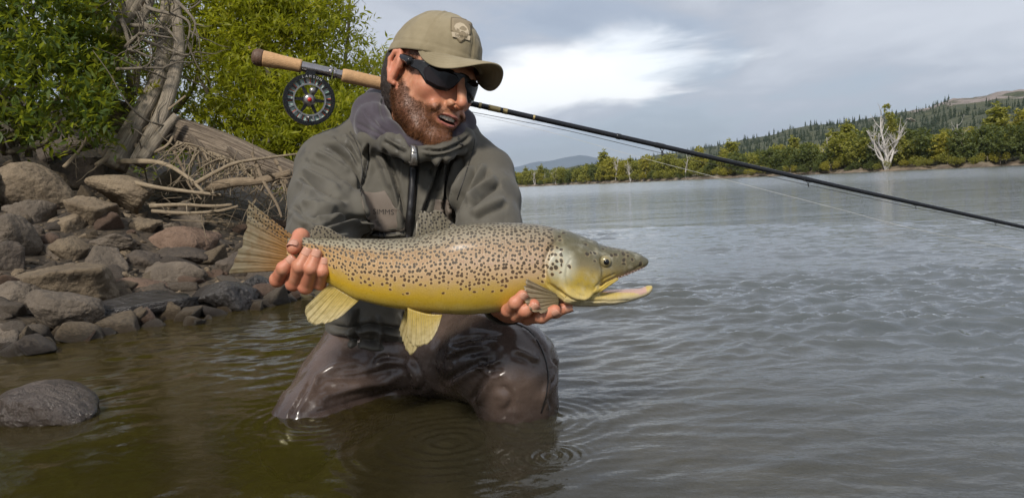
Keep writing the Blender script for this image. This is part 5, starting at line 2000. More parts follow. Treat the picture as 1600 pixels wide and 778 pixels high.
RF = [  # his right hand round the wrist of the tail: index, middle, ring, little, thumb
    [(450, 424, 1.305, 11.5), (433, 437, 1.247, 11.0), (443, 419, 1.226, 10.2), (455, 407, 1.2265, 8.8)],
    [(463, 432, 1.305, 12), (458, 443, 1.245, 11.4), (469, 416, 1.220, 10.8), (479.5, 396, 1.2245, 9.4)],
    [(479, 436, 1.305, 12), (477.5, 448, 1.244, 11.2), (486.5, 419, 1.218, 10.6), (494.5, 398, 1.2225, 9.2)],
    [(496, 438, 1.305, 10.5), (499.5, 443, 1.246, 9.8), (504, 424, 1.222, 9.2), (506.5, 410, 1.225, 8.0)],
    [(484, 418, 1.335, 14), (487, 382, 1.318, 13.5), (470, 370, 1.272, 12.6), (459, 387, 1.236, 11.2)],
]
cR_ = W(474, 424, 1.318)
Vr, Qr = hand(RF, [('ell', cR_, (.043, .021, .030)), ('chain', [(480, 418, 1.33, 30), (486, 405, 1.39, 27), (494, 392, 1.44, 30)])], cR_ - np.array([.085, .13, .075]), cR_ + np.array([.085, .15, .11]))
LF = [  # his left hand under the belly: little, ring, middle, index, thumb
    [(788, 486, 1.24, 10.5), (794, 485, 1.175, 10.2), (805, 473, 1.152, 9.6), (816, 461, 1.150, 8.6)],
    [(798, 489, 1.24, 11.5), (806, 491, 1.18, 11), (820, 485, 1.156, 10.4), (834, 476, 1.152, 9.4)],
    [(810, 491, 1.245, 12), (824, 496, 1.195, 11.2), (846, 494, 1.168, 10.8), (867, 485, 1.160, 9.6)],
    [(824, 488, 1.25, 11.6), (846, 491, 1.212, 11), (868, 486, 1.194, 10.4), (886, 480, 1.192, 9.2)],
    [(812, 476, 1.30, 12), (836, 468, 1.295, 11), (852, 462, 1.29, 9.5)],
]
cL_ = W(802, 484, 1.275)
Vl, Ql = hand(LF, [('ell', cL_, (.040, .040, .017)), ('chain', [(797, 478, 1.30, 27), (790, 465, 1.36, 26), (782, 440, 1.42, 28)])], cL_ - np.array([.075, .15, .065]), cL_ + np.array([.11, .16, .085]))

# ------------------------------------------------------------------ the rest of the body, under the clothes
g = Grid((-.60, 1.22, -.34), (.22, 2.12, .66), .008)
ARM_R = [(524, 262, 1.65, 40), (512, 352, 1.50, 34), (494, 392, 1.43, 30), (485, 408, 1.37, 24)]
ARM_L = [(752, 275, 1.61, 38), (766, 360, 1.49, 34), (782, 440, 1.42, 28), (791, 468, 1.35, 25)]
chain_px(g, ARM_R, .02, .01)
chain_px(g, ARM_L, .02, .01)
g.add(g.ellip(W(632, 355, 1.705), (.110, .055, .15)), .03)
g.add(g.ellip(W(606, 480, 1.70), (.12, .085, .17)), .05)
g.chain([W(650, 190, 1.66), W(645, 290, 1.71)], [.045, .04], .02)
LEG_R = [(584, 560, 1.72, 50), (520, 615, 1.60, 42), (464, 694, 1.48, 34)]
LEG_L = [(640, 555, 1.72, 56), (730, 545, 1.58, 50), (800, 572, 1.43, 48), (812, 690, 1.47, 40)]
chain_px(g, LEG_R, .03, .02)
chain_px(g, LEG_L, .03, .02)
kr, kl = W(462, 690, 1.47), W(812, 690, 1.47)
g.chain([kr, kr + np.array([.08, .42, -.07]), kr + np.array([.07, .55, -.05])], [.04, .038, .03], .02)
g.chain([kl, kl + np.array([-.02, .06, -.10]), kl + np.array([.0, -.08, -.12])], [.045, .045, .035], .02)
Vb, Qb = g.mesh()
Vb = relax(Vb, Qb, 2, .5)

parts = [(HL(Vh), Qh), (Vr, Qr), (Vl, Ql), (Vb, Qb)]
V = np.concatenate([p[0] for p in parts])
offs = np.cumsum([0] + [len(p[0]) for p in parts])[:-1]
Q = np.concatenate([p[1] + o_ for p, o_ in zip(parts, offs)])
n_rest = len(V) - len(Vh)
att = {k: np.concatenate([v, np.zeros(n_rest)]) for k, v in head_attr.items()}
hr = fbm(np.concatenate([Vr, Vl]) * 60, 2, 3)
att['red'][len(Vh):len(Vh) + len(Vr) + len(Vl)] = np.clip(.45 + .3 * hr, 0, 1)
mk('body', V, Q, 'skin', person, attrs=att)


# nails
def nail(tip, prev, rad, facing, parent=person, k=.62):
    d = tip - prev
    d /= np.linalg.norm(d)
    f = facing - d * (facing @ d)
    f /= np.linalg.norm(f)
    s = np.cross(d, f)
    u = np.linspace(-1, 1, 9)[:, None]
    v = np.linspace(-1, 1, 9)[None, :]
    sh = np.sqrt(np.clip(1 - np.abs(v) ** 3 * .55, 0, 1))
    ang_ = u * 0.95 * sh
    P = tip[None, None] + d * (v[..., None] * rad * .66 + rad * .22) + (s * np.sin(ang_)[..., None] + f * np.cos(ang_)[..., None]) * rad * 1.035
    V_, F_ = slab(P, .0006, f)
    mk('fingernail', V_, F_, 'nail', parent)


for f in RF:
    t_, r_ = Sp(*f[-1])
    p_, _ = Sp(*f[-2])
    nail(t_, p_, r_, np.array([0.05, -1.0, .25]) if f is not RF[-1] else np.array([-.1, -1.0, .15]))
for f in LF[:4]:
    t_, r_ = Sp(*f[-1])
    p_, _ = Sp(*f[-2])
    nail(t_, p_, r_, np.array([.25, -.8, -.6]))

# teeth
tx = 0.0
for k, wt in enumerate((.0082, .0066, .0068, .0058)):
    for s in (-1, 1):
        cx_ = s * (tx + wt / 2)
        yb_ = .0995 - .011 * (cx_ / .0225) ** 2
        hh_ = .0046 - .0004 * k + (.0004 if k == 2 else 0)
        u = np.linspace(-1, 1, 7)[:, None]
        v = np.linspace(-1, 1, 7)[None, :]
        P = np.stack([cx_ + u * wt * .47 * (1 - .12 * np.maximum(-v, 0) ** 3) + 0 * v, yb_ - .0014 * u ** 2 - .0006 * v ** 2 - s * u * cx_ * s * .18, -.0700 + .0010 * (cx_ / .02) ** 2 + v * hh_ - .0005 * u ** 2 * (v < 0)], -1)
        P = HL(P.reshape(-1, 3)).reshape(7, 7, 3)
        V_, F_ = slab(P, .004, HR[:, 1])
        mk('tooth', V_, F_, 'tooth', person)
    tx += wt

# beard strands
br = np.random.default_rng(3)
idx = np.nonzero((beard > .35) & (c_ < .03))[0]
pick = br.choice(idx, 26000)
P0 = Vh[pick] + br.normal(size=(len(pick), 3)) * .0012
N0 = Nh[pick]
dn = np.array([0, 0, -1.0]) + .35 * np.array([0, -1.0, 0])
D0 = N0 * (.38 + .2 * br.random((len(pick), 1))) + dn * .8 + br.normal(size=(len(pick), 3)) * .30
D0 /= np.linalg.norm(D0, axis=1)[:, None]
L0 = (.0020 + .0034 * br.random(len(pick)) + .0030 * sstep(-.08, -.12, P0[:, 2])) * (.45 + .55 * beard[pick])
S0 = np.cross(D0, br.normal(size=D0.shape))
S0 /= np.linalg.norm(S0, axis=1)[:, None]
w0 = .00026
m1 = P0 + D0 * (L0 * .55)[:, None]
tip = P0 + D0 * L0[:, None] + np.array([0, -.0006, -.0022]) * (L0 / .01)[:, None]
Vs = np.stack([P0 + S0 * w0, P0 - S0 * w0, m1 - S0 * w0 * .8, m1 + S0 * w0 * .8, tip], 1).reshape(-1, 3)
i0 = np.arange(len(pick))[:, None] * 5
Fs = [tuple(x) for x in np.concatenate([i0 + [[0, 1, 2]], i0 + [[0, 2, 3]], i0 + [[3, 2, 4]]])]
tone = np.clip(.14 + .16 * br.normal(size=len(pick)) + .42 * sstep(.045, .10, P0[:, 1]), 0, 1)
o = mk('beard', HL(Vs), np.array(Fs), 'beard_hair', person, attrs={'rnd': np.repeat(tone, 5)})
o['kind'] = 'stuff'

# hair below the cap
g = Grid((-.1, -.15, -.13), (.1, .06, .08), .003)
g.f = g.ellip((0, -.030, .005), (.0750, .104, .11))
g.f = np.maximum(g.f, g.plane((0, -.040, 0), (0, 1, .18)))
g.f = np.maximum(g.f, -(g.z + .092 + .012 * np.sin(g.x * 160)))
V, Q = g.mesh()
V = relax(V, Q, 1)
V = V + .0022 * (fbm(V * np.array([260, 260, 50]), 3, 8)[:, None]) * (V / np.linalg.norm(V, axis=1)[:, None])
mk('hair', HL(V), Q, 'hair', person)


# ------------------------------------------------------------------ cap
def cap_line(b):
    return .030 + .10 * (b + .01)


cap_o = np.array([0, -.006, .034])
cap_r = np.array([.0860, .109, .101])
nth, nph = 120, 48
th_ = np.linspace(0, 2 * np.pi, nth, endpoint=False)
ph_ = np.linspace(0, 1, nph)
V = []
for t_ in th_:
    s_, c0 = math.sin(t_), math.cos(t_)
    for p_ in ph_:
        el = p_ * math.pi / 2
        # squarer front panels
        e1 = 0.84 if c0 > 0 else 0.95
        ce, se = math.cos(el) ** e1, math.sin(el) ** 0.98
        V.append((cap_o[0] + cap_r[0] * s_ * ce, cap_o[1] + cap_r[1] * c0 * ce, se))
V = np.array(V)
base_c = cap_line(V[:, 1])
V[:, 2] = base_c + (cap_o[2] + cap_r[2] - base_c) * V[:, 2]
Tn = np.repeat(th_, nph)
Pn = np.tile(ph_, nth)
# six panels: seams with stitched ridges each side
sa = np.abs(((Tn - np.pi / 6 * 1) % (np.pi / 3)) - np.pi / 6) * 0 + np.abs(((Tn + np.pi / 6) % (np.pi / 3)) - np.pi / 6)
arc_ = sa * .1 * np.cos(Pn * np.pi / 2)
seam = -.0018 * np.exp(-(arc_ / .0018) ** 2) + .0012 * np.exp(-((arc_ - .0045) / .0018) ** 2)
nrm_ = (V - cap_o) / np.linalg.norm(V - cap_o, axis=1)[:, None]
crump = .0020 * fbm(V * 26, 3, 9) + .0014 * fbm(V * np.array([60, 60, 30]), 2, 4) * sstep(.9, .2, Pn)
hem = .0012 * sstep(.10, .085, Pn) - .0008 * np.exp(-((Pn - .1) / .02) ** 2)
V = V + nrm_ * (seam + crump + hem)[:, None]
Vin = V - nrm_ * .0025
Fq = grid_faces(nth, nph, wrap_u=True, flip=True)
n_ = nth * nph
Fall = [tuple(q) for q in Fq] + [tuple(q[::-1] + n_) for q in Fq]
for i in range(nth):
    j = (i + 1) % nth
    Fall.append((i * nph, j * nph, j * nph + n_, i * nph + n_))
cap = mk('cap', HL(np.vstack([V, Vin])), Fall, 'cap_fabric', person)
cap_bvh = BVHTree.FromPolygons([tuple(v) for v in HL(V)], [tuple(q) for q in Fq])
# brim
nu, nv = 61, 22
tb = np.linspace(-1, 1, nu)[:, None] * math.radians(66)
vb = np.linspace(0, 1, nv)[None, :]
ia, ib = cap_r[0] * .975 * np.sin(tb), cap_o[1] + cap_r[1] * .975 * np.cos(tb)
ext = .084 * np.clip(1 - (np.abs(tb) / math.radians(66.5)) ** 2.2, 0, 1) ** .85 + .001
A = ia + vb * ext * np.sin(tb) * .18
Bf = ib + vb * ext * (.55 + .45 * np.cos(tb))
Cc = cap_line(ib) + .006 - vb ** 1.1 * (-.011 + .098 * np.sin(tb) ** 2) * ext / .084 - .006 * vb ** 2 * ext / .084 - .003 * np.sin(tb) ** 2 + .0007 * np.sin(vb * 38)
Pb = HL(np.stack([A + 0 * vb, Bf, Cc], -1).reshape(-1, 3)).reshape(nu, nv, 3)
V_, F_ = slab(Pb, .0032, HR[:, 2])
mk('brim', V_, F_, 'cap_fabric', cap)
V_, F_ = lathe([(0, .0005), (.001, .006), (.003, .0065), (.0045, .004), (.005, .0003)], HL(np.array([cap_o + np.array([0, 0, cap_r[2] - .002])]))[0], HR[:, 2], 16)
mk('button', V_, F_, 'cap_fabric', cap)
for sg_ in (-1, 1):
    for ta in (.55, 1.6):
        d_ = HL(np.array([cap_o + np.array([sg_ * cap_r[0] * math.sin(ta) * .62, cap_r[1] * math.cos(ta) * .62, cap_r[2] * .80])]))[0]
        loc, nn_, _, _ = cap_bvh.find_nearest(Vector(d_))
        a_r = np.linspace(0, 2 * np.pi, 13)[:-1]
        nn_ = np.array(nn_)
        e1_ = np.cross(nn_, [0, 0, 1.0]); e1_ /= np.linalg.norm(e1_)
        e2_ = np.cross(nn_, e1_)
        ringp = np.array(loc) + nn_ * .0004 + .0032 * (np.cos(a_r)[:, None] * e1_ + np.sin(a_r)[:, None] * e2_)
        V_, F_ = tube(np.vstack([ringp, ringp[:1]]), .0011, 6, False)
        mk('eyelet', V_, F_, 'patch_line', cap)


def on_surface(bvh, px, py, off, back=None):
    """point of the modelled surface under a photograph pixel, lifted by off"""
    d = Vector((W(px, py, 1.0) - CAM).tolist()).normalized()
    loc, n, _, _ = bvh.ray_cast(Vector(CAM.tolist()), d)
    if loc is None:
        loc, n, _, _ = bvh.find_nearest(Vector(W(px, py, 1.55).tolist()))
    n = np.array(n)
    if n @ np.array(d) > 0:
        n = -n
    return np.array(loc) + n * off, n


def decal(name, quad_fn, nu, nv, bvh, off, mat, parent, thick=.0012, soft=0):
    """sheet of nu x nv points laid on a surface; quad_fn(u, v) -> px, py"""
    P = np.zeros((nu, nv, 3))
    Nn = np.zeros((nu, nv, 3))
    for i, u in enumerate(np.linspace(0, 1, nu)):
        for j, v in enumerate(np.linspace(0, 1, nv)):
            P[i, j], Nn[i, j] = on_surface(bvh, *quad_fn(u, v), off)
    n = Nn.reshape(-1, 3).mean(0)
    n /= np.linalg.norm(n)
    for _ in range(soft):                       # stiffer than the cloth it lies on
        P[1:-1, 1:-1] = .5 * P[1:-1, 1:-1] + .125 * (P[2:, 1:-1] + P[:-2, 1:-1] + P[1:-1, 2:] + P[1:-1, :-2])
    V_, F_ = slab(P, thick, n)
    return mk(name, V_, F_, mat, parent)


def letters(name, body, cx, cy, size_px, ang_deg, bvh, off, mat, parent, sx=1.0):
    V, Fc = text_mesh(body, 1.0)
    ca, sa_ = math.cos(math.radians(ang_deg)), math.sin(math.radians(ang_deg))
    out = []
    for v in V:
        x, y = v[0] * size_px * sx, -v[1] * size_px
        out.append(on_surface(bvh, cx + x * ca - y * sa_, cy + x * sa_ + y * ca, off)[0])
    return mk(name, np.array(out), Fc, mat, parent, smooth=False)


# badge on the front of the cap: a shield with a leaping trout over a name band
def shield(u, v, k=1.0):
    # u across, v down; slants with the cap
    half = np.interp(v, [0, .55, .78, 1.0], [17, 16, 9, .6]) * k
    x = (u - .5) * 2 * half
    y = (v - .5) * 36 * k + (2.2 * math.cos((u - .5) * 3.1) * -1 if v < .12 else 0)
    t_ = math.radians(12)
    return 720 + x * math.cos(t_) - y * math.sin(t_) * .35, 50 + x * math.sin(t_) + y * math.cos(t_)


badge = decal('badge', lambda u, v: shield(u, v), 15, 21, cap_bvh, .0022, 'patch_line', cap, .002)
decal('badge_field', lambda u, v: shield(u, v, .90), 15, 21, cap_bvh, .0031, 'patch_fabric', badge, .001)
t12 = math.radians(12)


def badge_poly(name, pts, off, mat):
    P = []
    for x, y in pts:
        P.append(on_surface(cap_bvh, 720 + x * math.cos(t12) - y * math.sin(t12) * .35, 50 + x * math.sin(t12) + y * math.cos(t12), off)[0])
    P = np.array(P)
    n = np.array([0.5, -.8, .3])
    m = len(P)
    cen = P.mean(0)
    tri = tessellate_polygon([[Vector((x, y, 0)) for x, y in pts]])
    mk(name, P, [tuple(t_) for t_ in tri], mat, badge, smooth=False)


badge_poly('leaping_fish', [(-12, -4), (-9, -9), (-3, -12), (3, -11), (8, -7), (11, -2), (12, 4), (8, 1), (9, 4), (5, 1), (1, 0), (-2, 3), (-3, -1), (-7, -2), (-8, 2), (-10, -1)], .0036, 'patch_mark')
badge_poly('name_band', [(-15, 5), (15, 5), (14, 12), (-14, 12)], .0036, 'patch_mark')
letters('lettering', 'SIMMS', 720 - .7, 58.6, 6.4, 12, cap_bvh, .0041, 'patch_line', badge, 1.15)

# ------------------------------------------------------------------ sunglasses
nu, nv = 81, 9
ph = np.linspace(-1, 1, nu)
lat = ph * math.radians(80)
topc = .0205 - .005 * np.abs(ph) ** 2 + .0012 * np.cos(ph * 9)
botc = np.interp(np.abs(ph), [0, .07, .13, .22, .40, .60, .72, .80, .9, 1.0], [.006, .003, -.012, -.0225, -.0255, -.0215, -.010, -.003, -.001, .001])


def wrap(phi, c, r=0.0):
    R0 = .085 + r
    return np.stack([np.sin(phi) * (R0 - .001) + 0 * c, .020 + np.cos(phi) * (R0 - .004) + 0 * c - .0016 * 0, c + .10 * 0 * phi], -1)


v = np.linspace(0, 1, nv)
Pg = wrap(lat[:, None], topc[:, None] * (1 - v) + botc[:, None] * v)
Ng = np.stack([np.sin(lat), np.cos(lat), 0 * lat], -1)
V_, F_ = slab(HL(Pg.reshape(-1, 3)).reshape(nu, nv, 3), .0035, (Ng @ HR.T)[:, None, :])
glasses = mk('sunglasses', V_, F_, 'glass_frame', person)
for s in (-1, 1):
    pl = np.linspace(.10, .70, 41)
    tt_ = np.interp(pl, [.10, .16, .4, .62, .70], [.008, .014, .0165, .0135, .006])
    bb_ = np.interp(pl, [.10, .14, .22, .40, .60, .70], [.0, -.0110, -.0198, -.0228, -.0185, -.003])
    Pg = wrap((s * pl * math.radians(80))[:, None], tt_[:, None] * (1 - v) + bb_[:, None] * v, .0014)
    Ng = np.stack([np.sin(s * pl * math.radians(80)), np.cos(pl * math.radians(80)), 0 * pl], -1)
    V_, F_ = slab(HL(Pg.reshape(-1, 3)).reshape(41, nv, 3), .0012, (Ng @ HR.T)[:, None, :])
    mk('lens', V_, F_, 'glass_lens', glasses)
    a0 = wrap(np.array([s * math.radians(79)]), np.array([.009]))[0]
    arm = HL(spline([a0, (s * .0830, .015, .013), (s * .0815, -.006, .015), (s * .080, -.024, .012)], 6))
    V_, F_ = tube(arm, np.linspace(.0100, .0055, len(arm)), 8)
    mk('temple', V_, F_, 'glass_frame', glasses)


# ------------------------------------------------------------------ clothes
def facing(V, N):
    d = V - CAM
    d /= np.linalg.norm(d, axis=1)[:, None]
    return -(N * d).sum(1)


def side_of(x, y, P):
    """which side of a polyline: the sign of the nearest segment's cross product"""
    m = (P[1:] + P[:-1]) / 2
    i = np.argmin((x[:, None] - m[None, :, 0]) ** 2 + (y[:, None] - m[None, :, 1]) ** 2, 1)
    t = P[1:][i] - P[:-1][i]
    return np.sign(t[:, 0] * (y - P[:-1][i][:, 1]) - t[:, 1] * (x - P[:-1][i][:, 0]))


def folds(V, N, strokes, unit):
    """press creases (negative) and raise ridges (positive) into the cloth; strokes in photograph pixels"""
    x, y = proj(V)
    fc = sstep(-.05, .3, facing(V, N))
    D = np.zeros(len(V))
    for pts, w_, amp in strokes:
        p = np.asarray(pts, float)
        near = (x > p[:, 0].min() - 4 * w_) & (x < p[:, 0].max() + 4 * w_) & (y > p[:, 1].min() - 4 * w_) & (y < p[:, 1].max() + 4 * w_)
        if not near.any():
            continue
        P = spline(p, 6) if len(p) > 2 else p
        w_ = w_ * .78
        d, fr_ = seg_dist(x[near], y[near], P)
        env = sstep(0, .16, fr_) * sstep(1, .80, fr_)
        sd = d * side_of(x[near], y[near], P)
        D[near] += amp * (np.exp(-(d / (.8 * w_)) ** 2) - .75 * np.exp(-((sd - 1.9 * w_) / (1.3 * w_)) ** 2) - .15 * np.exp(-((sd + 2.2 * w_) / (1.6 * w_)) ** 2)) * env
    return V + N * (D * fc * unit)[:, None]


g = Grid((-.56, 1.22, .04), (.10, 1.86, .66), .0029)
chain_px(g, [(528, 252, 1.665, 44), (520, 262, 1.645, 54), (509, 312, 1.585, 55), (510, 350, 1.49, 56), (497, 382, 1.40, 50), (484, 404, 1.345, 40)], .02, .02)
chain_px(g, [(742, 262, 1.635, 40), (754, 275, 1.615, 47), (762, 315, 1.55, 49), (764, 358, 1.485, 50), (778, 420, 1.40, 48), (792, 468, 1.325, 42)], .02, .02)
g.add(g.cone(W(556, 236, 1.68), W(726, 246, 1.645), .062, .060), .03)
g.add(g.cone(W(582, 208, 1.685), W(700, 212, 1.66), .05, .045), .04)
g.add(g.ellip(W(632, 325, 1.665), (.148, .118, .20)), .035)
g.add(g.ellip(W(616, 430, 1.675), (.138, .122, .17)), .05)
g.add(g.ellip(W(602, 500, 1.68), (.136, .118, .09)), .04)
# collar
chain_px(g, [(566, 202, 1.69, 24), (582, 216, 1.585, 20), (612, 225, 1.52, 15), (643, 243, 1.495, 11), (690, 235, 1.51, 14), (722, 219, 1.57, 17), (730, 207, 1.66, 18)], .018, .02)
# hem: cut off level, neck and cuffs opened
hemp = W(598, 549, 1.66)
g.f = np.maximum(g.f, g.plane(hemp, (-.10, 0.05, -.99)))
g.cut(g.cone(W(650, 140, 1.63), W(648, 203, 1.625), .075, .052), .012)
for pts, s_ in (([(484, 404, 1.345), (473, 424, 1.29)], 36), ([(792, 468, 1.325), (802, 486, 1.26)], 37)):
    a, c0 = W(*pts[0]), W(*pts[1])
    g.cut(g.cone(a, c0, PX(s_ - 5, 1.34), PX(s_ + 8, 1.28)), .003)
V, Q = g.mesh()
V = relax(V, Q, 3, .5)
N = vnormals(V, Q)
if facing(V, N).mean() < -.05:
    N = -N
JS = [  # creases of the jacket
    ([(503, 222), (532, 240), (553, 266), (564, 300)], 4.5, -4), ([(478, 250), (510, 262), (540, 283), (562, 304)], 5, -4.5), ([(464, 272), (495, 292), (525, 308), (548, 316)], 6, -4),
    ([(520, 213), (545, 232), (562, 262)], 4, -3), ([(540, 205), (560, 228), (572, 255)], 4, -3), ([(490, 236), (520, 252), (548, 276)], 6, 3), ([(470, 262), (500, 280), (535, 298)], 6, 3),
    ([(562, 292), (566, 320), (574, 345), (579, 372)], 5.5, -9), ([(484, 336), (505, 330), (535, 334), (566, 348)], 5, -4), ([(500, 356), (530, 345), (555, 343), (578, 348)], 4.5, -4.5), ([(465, 352), (500, 366), (545, 360)], 5, -3.5), ([(470, 315), (500, 322), (530, 330)], 8, 3.5),
    ([(458, 320), (476, 340), (500, 348)], 6, -3), ([(575, 222), (573, 260), (565, 296)], 3, -3.5), ([(596, 228), (610, 258), (622, 295), (630, 335), (635, 372)], 4, -5), ([(588, 236), (600, 270), (612, 300)], 7, 2.5),
    ([(622, 205), (634, 218), (643, 232)], 3, -3), ([(652, 246), (650, 300), (645, 368)], 4, -3), ([(693, 240), (684, 275), (668, 315), (656, 352)], 4.5, -5), ([(704, 246), (696, 285), (693, 325), (700, 350)], 4, -5.5), ([(699, 250), (690, 290), (684, 320)], 6, 3.5),
    ([(724, 246), (716, 282), (707, 318), (704, 348)], 4.5, -6), ([(748, 262), (730, 290), (716, 322), (709, 350)], 5, -7), ([(766, 262), (745, 283), (724, 312)], 5, -4), ([(784, 288), (758, 303), (732, 326)], 5.5, -4), ([(796, 318), (765, 330), (738, 345)], 6, -3.5), ([(775, 274), (750, 298), (728, 322)], 6, 3),
    ([(656, 232), (690, 236), (722, 222), (738, 208)], 3, -4), ([(670, 244), (700, 240), (730, 226)], 4, -3), ([(672, 262), (678, 290)], 5, -2.5), ([(600, 214), (618, 226), (640, 236)], 4, 2.5),
    ([(505, 505), (540, 512), (580, 508), (625, 515), (680, 508)], 5, -4), ([(502, 528), (550, 530), (610, 538), (680, 530)], 5, -3.5), ([(560, 480), (556, 510), (560, 545)], 5, -4), ([(630, 485), (636, 515), (630, 548)], 4, -5), ([(590, 490), (596, 520), (590, 545)], 6, 2.5), ([(660, 490), (668, 520), (690, 540)], 5, -4),
    ([(575, 362), (600, 364), (632, 361)], 3, -4),
]
V = folds(V, N, JS, .0030)
N = vnormals(V, Q)
V = V + N * (.0016 * fbm(V * np.array([12, 12, 16]), 2, 3) + .0004 * fbm(V * 55, 2, 6))[:, None] * (1 if facing(V, N).mean() > -.05 else -1)
dirw = np.stack([V[:, 0] * 14 + V[:, 2] * 9, V[:, 1] * 8, V[:, 2] * 7 - V[:, 0] * 3], -1) + .8 * fbm(V * 9, 2, 71)[:, None]
rid = (1 - np.abs(vnoise(dirw, 72)) * 2.2).clip(0, 1) ** 2
V = V + N * (.0022 * rid * sstep(.1, .6, .5 + fbm(V * 6, 2, 73)))[:, None] * (1 if facing(V, N).mean() > -.05 else -1)
x_, y_ = proj(V)
wet = np.clip(sstep(440, 520, y_) * .9 + sstep(.62, .70, fbm(V * 30, 3, 19)) * .7, 0, 1)  # fish's shadow painted over the lower front, plus scattered wet stains
jacket = mk('jacket', V, Q, 'jacket_fabric', person, attrs={'wet': wet})
jac_bvh = BVHTree.FromPolygons([tuple(v) for v in V], [tuple(q) for q in Q])

# hooded top: its hood lies in thick rolls round the neck
g = Grid((-.42, 1.44, .50), (.02, 1.88, .76), .0034)
chain_px(g, [(648, 166, 1.76, 30), (600, 168, 1.735, 32), (582, 178, 1.67, 29), (584, 192, 1.60, 26), (606, 210, 1.545, 19), (640, 230, 1.515, 12), (680, 226, 1.52, 14), (708, 208, 1.56, 17), (722, 192, 1.62, 19), (706, 178, 1.70, 24), (648, 166, 1.76, 30)], .012, .02)
chain_px(g, [(560, 200, 1.68, 20), (580, 208, 1.59, 18), (606, 220, 1.54, 14)], .012, .012)
V, Q = g.mesh()
V = relax(V, Q, 3, .5)
N = vnormals(V, Q)
if facing(V, N).mean() < -.05:
    N = -N
V = folds(V, N, [([(568, 160), (574, 178), (590, 196), (612, 212)], 3, -5), ([(600, 150), (596, 172), (606, 196)], 4, -3.5), ([(556, 192), (576, 202), (598, 212)], 3.5, -4), ([(716, 180), (712, 200), (700, 218)], 3, -3.5), ([(584, 156), (584, 176), (598, 200)], 4, 2.5)], .001)
mk('hood', V, Q, 'hood_fabric', person)

# zip, pulls, pocket and lettering
decal('zip', lambda u, v: (np.interp(v, [0, .35, .7, 1], [647, 646, 641, 638]) + (u - .5) * 9.5, 234 + v * 140), 5, 40, jac_bvh, .0030, 'zip_black', jacket, .004)
zp, zn = on_surface(jac_bvh, 646, 250, .0075)
for nm, (y0, y1, wd) in (('zip_slider', (230, 240, 6.5)), ('zip_pull', (238, 260, 7.5))):
    decal(nm, lambda u, v, y0=y0, y1=y1, wd=wd: (646.5 + (u - .5) * wd, y0 + (y1 - y0) * v), 4, 6, jac_bvh, .0062, 'zip_metal', jacket, .0024)
decal('storm_flap', lambda u, v: (np.interp(v, [0, .5, 1], [634, 630, 626]) + (u - .5) * 15, 252 + v * 118), 6, 30, jac_bvh, .0016, 'jacket_fabric', jacket, .003)


def pocket_px(u, v):
    xl = np.interp(v, [0, .45, 1], [563, 567, 580])
    xr = np.interp(v, [0, .5, .85, 1], [602, 622, 634, 632])
    return xl + (xr - xl) * u, 299 + 59 * v + 2.5 * math.sin(u * 3.1)


pk = decal('pocket', pocket_px, 22, 22, jac_bvh, .0034, 'pocket_fabric', jacket, .0045, 12)
pk_bvh = BVHTree.FromPolygons([tuple(np.array(v.co) + np.array(WORIG[pk.name])) for v in pk.data.vertices], [tuple(p.vertices) for p in pk.data.polygons])
decal('pocket', lambda u, v: (690 - 18 + 36 * u * (.6 + .4 * v) + (1 - v) * 8, 312 + 44 * v), 14, 14, jac_bvh, .0026, 'pocket_fabric', jacket, .004)
letters('lettering', 'SIMMS', 599, 331.5, 11.5, 2, pk_bvh, .0006, 'logo_thread', pk, 1.08)
decal('pocket_zip', lambda u, v: (582 + 48 * u, 362 + 2.6 * v + 1.5 * math.sin(u * 3)), 16, 3, jac_bvh, .0022, 'zip_black', jacket, .003)
for q in (591, 599):
    decal('pocket_pull', lambda u, v, q=q: (q + 3 * u, 361 + 9 * v), 3, 5, jac_bvh, .004, 'zip_black', jacket, .003)
# seams
for pts in ([(548, 206), (560, 232), (566, 262), (563, 298)], [(742, 216), (738, 240), (726, 276), (714, 312)], [(576, 224), (575, 250), (570, 276), (563, 299)], [(655, 250), (653, 290), (648, 330), (644, 366)]):
    P = [on_surface(jac_bvh, x, y, .0003)[0] for x, y in spline(np.array(pts, float), 8)]
    V_, F_ = tube(np.array(P), .0009, 6)
    mk('seam', V_, F_, 'zip_black', jacket)
# drawcord at the collar
P = [on_surface(jac_bvh, x, y, .004)[0] for x, y in ((716, 216), (712, 226), (717, 234), (722, 228), (716, 222))]
V_, F_ = tube(spline(P, 5), .0016, 6)
mk('drawcord', V_, F_, 'zip_black', jacket)

# waders
g = Grid((-.60, 1.24, -.36), (.20, 2.16, .30), .0046)
g.f = g.ellip(W(600, 545, 1.70), (.138, .125, .12))
chain_px(g, [(588, 560, 1.72, 82), (535, 605, 1.615, 68), (490, 655, 1.53, 58), (462, 700, 1.48, 54)], .05, .03)
chain_px(g, [(636, 556, 1.72, 80), (716, 552, 1.585, 72), (770, 560, 1.475, 72), (800, 574, 1.43, 70)], .04, .03)
chain_px(g, [(800, 574, 1.43, 72), (808, 625, 1.435, 64), (812, 690, 1.47, 56)], .02, .02)
g.chain([kr + np.array([0, .02, -.0]), kr + np.array([.08, .42, -.07]), kr + np.array([.07, .56, -.05])], [.062, .056, .05], .03)
g.chain([kl, kl + np.array([-.02, .06, -.10]), kl + np.array([.0, -.08, -.12])], [.058, .056, .05], .03)
V, Q = g.mesh()
V = relax(V, Q, 3, .5)
N = vnormals(V, Q)
if facing(V, N).mean() < -.05:
    N = -N
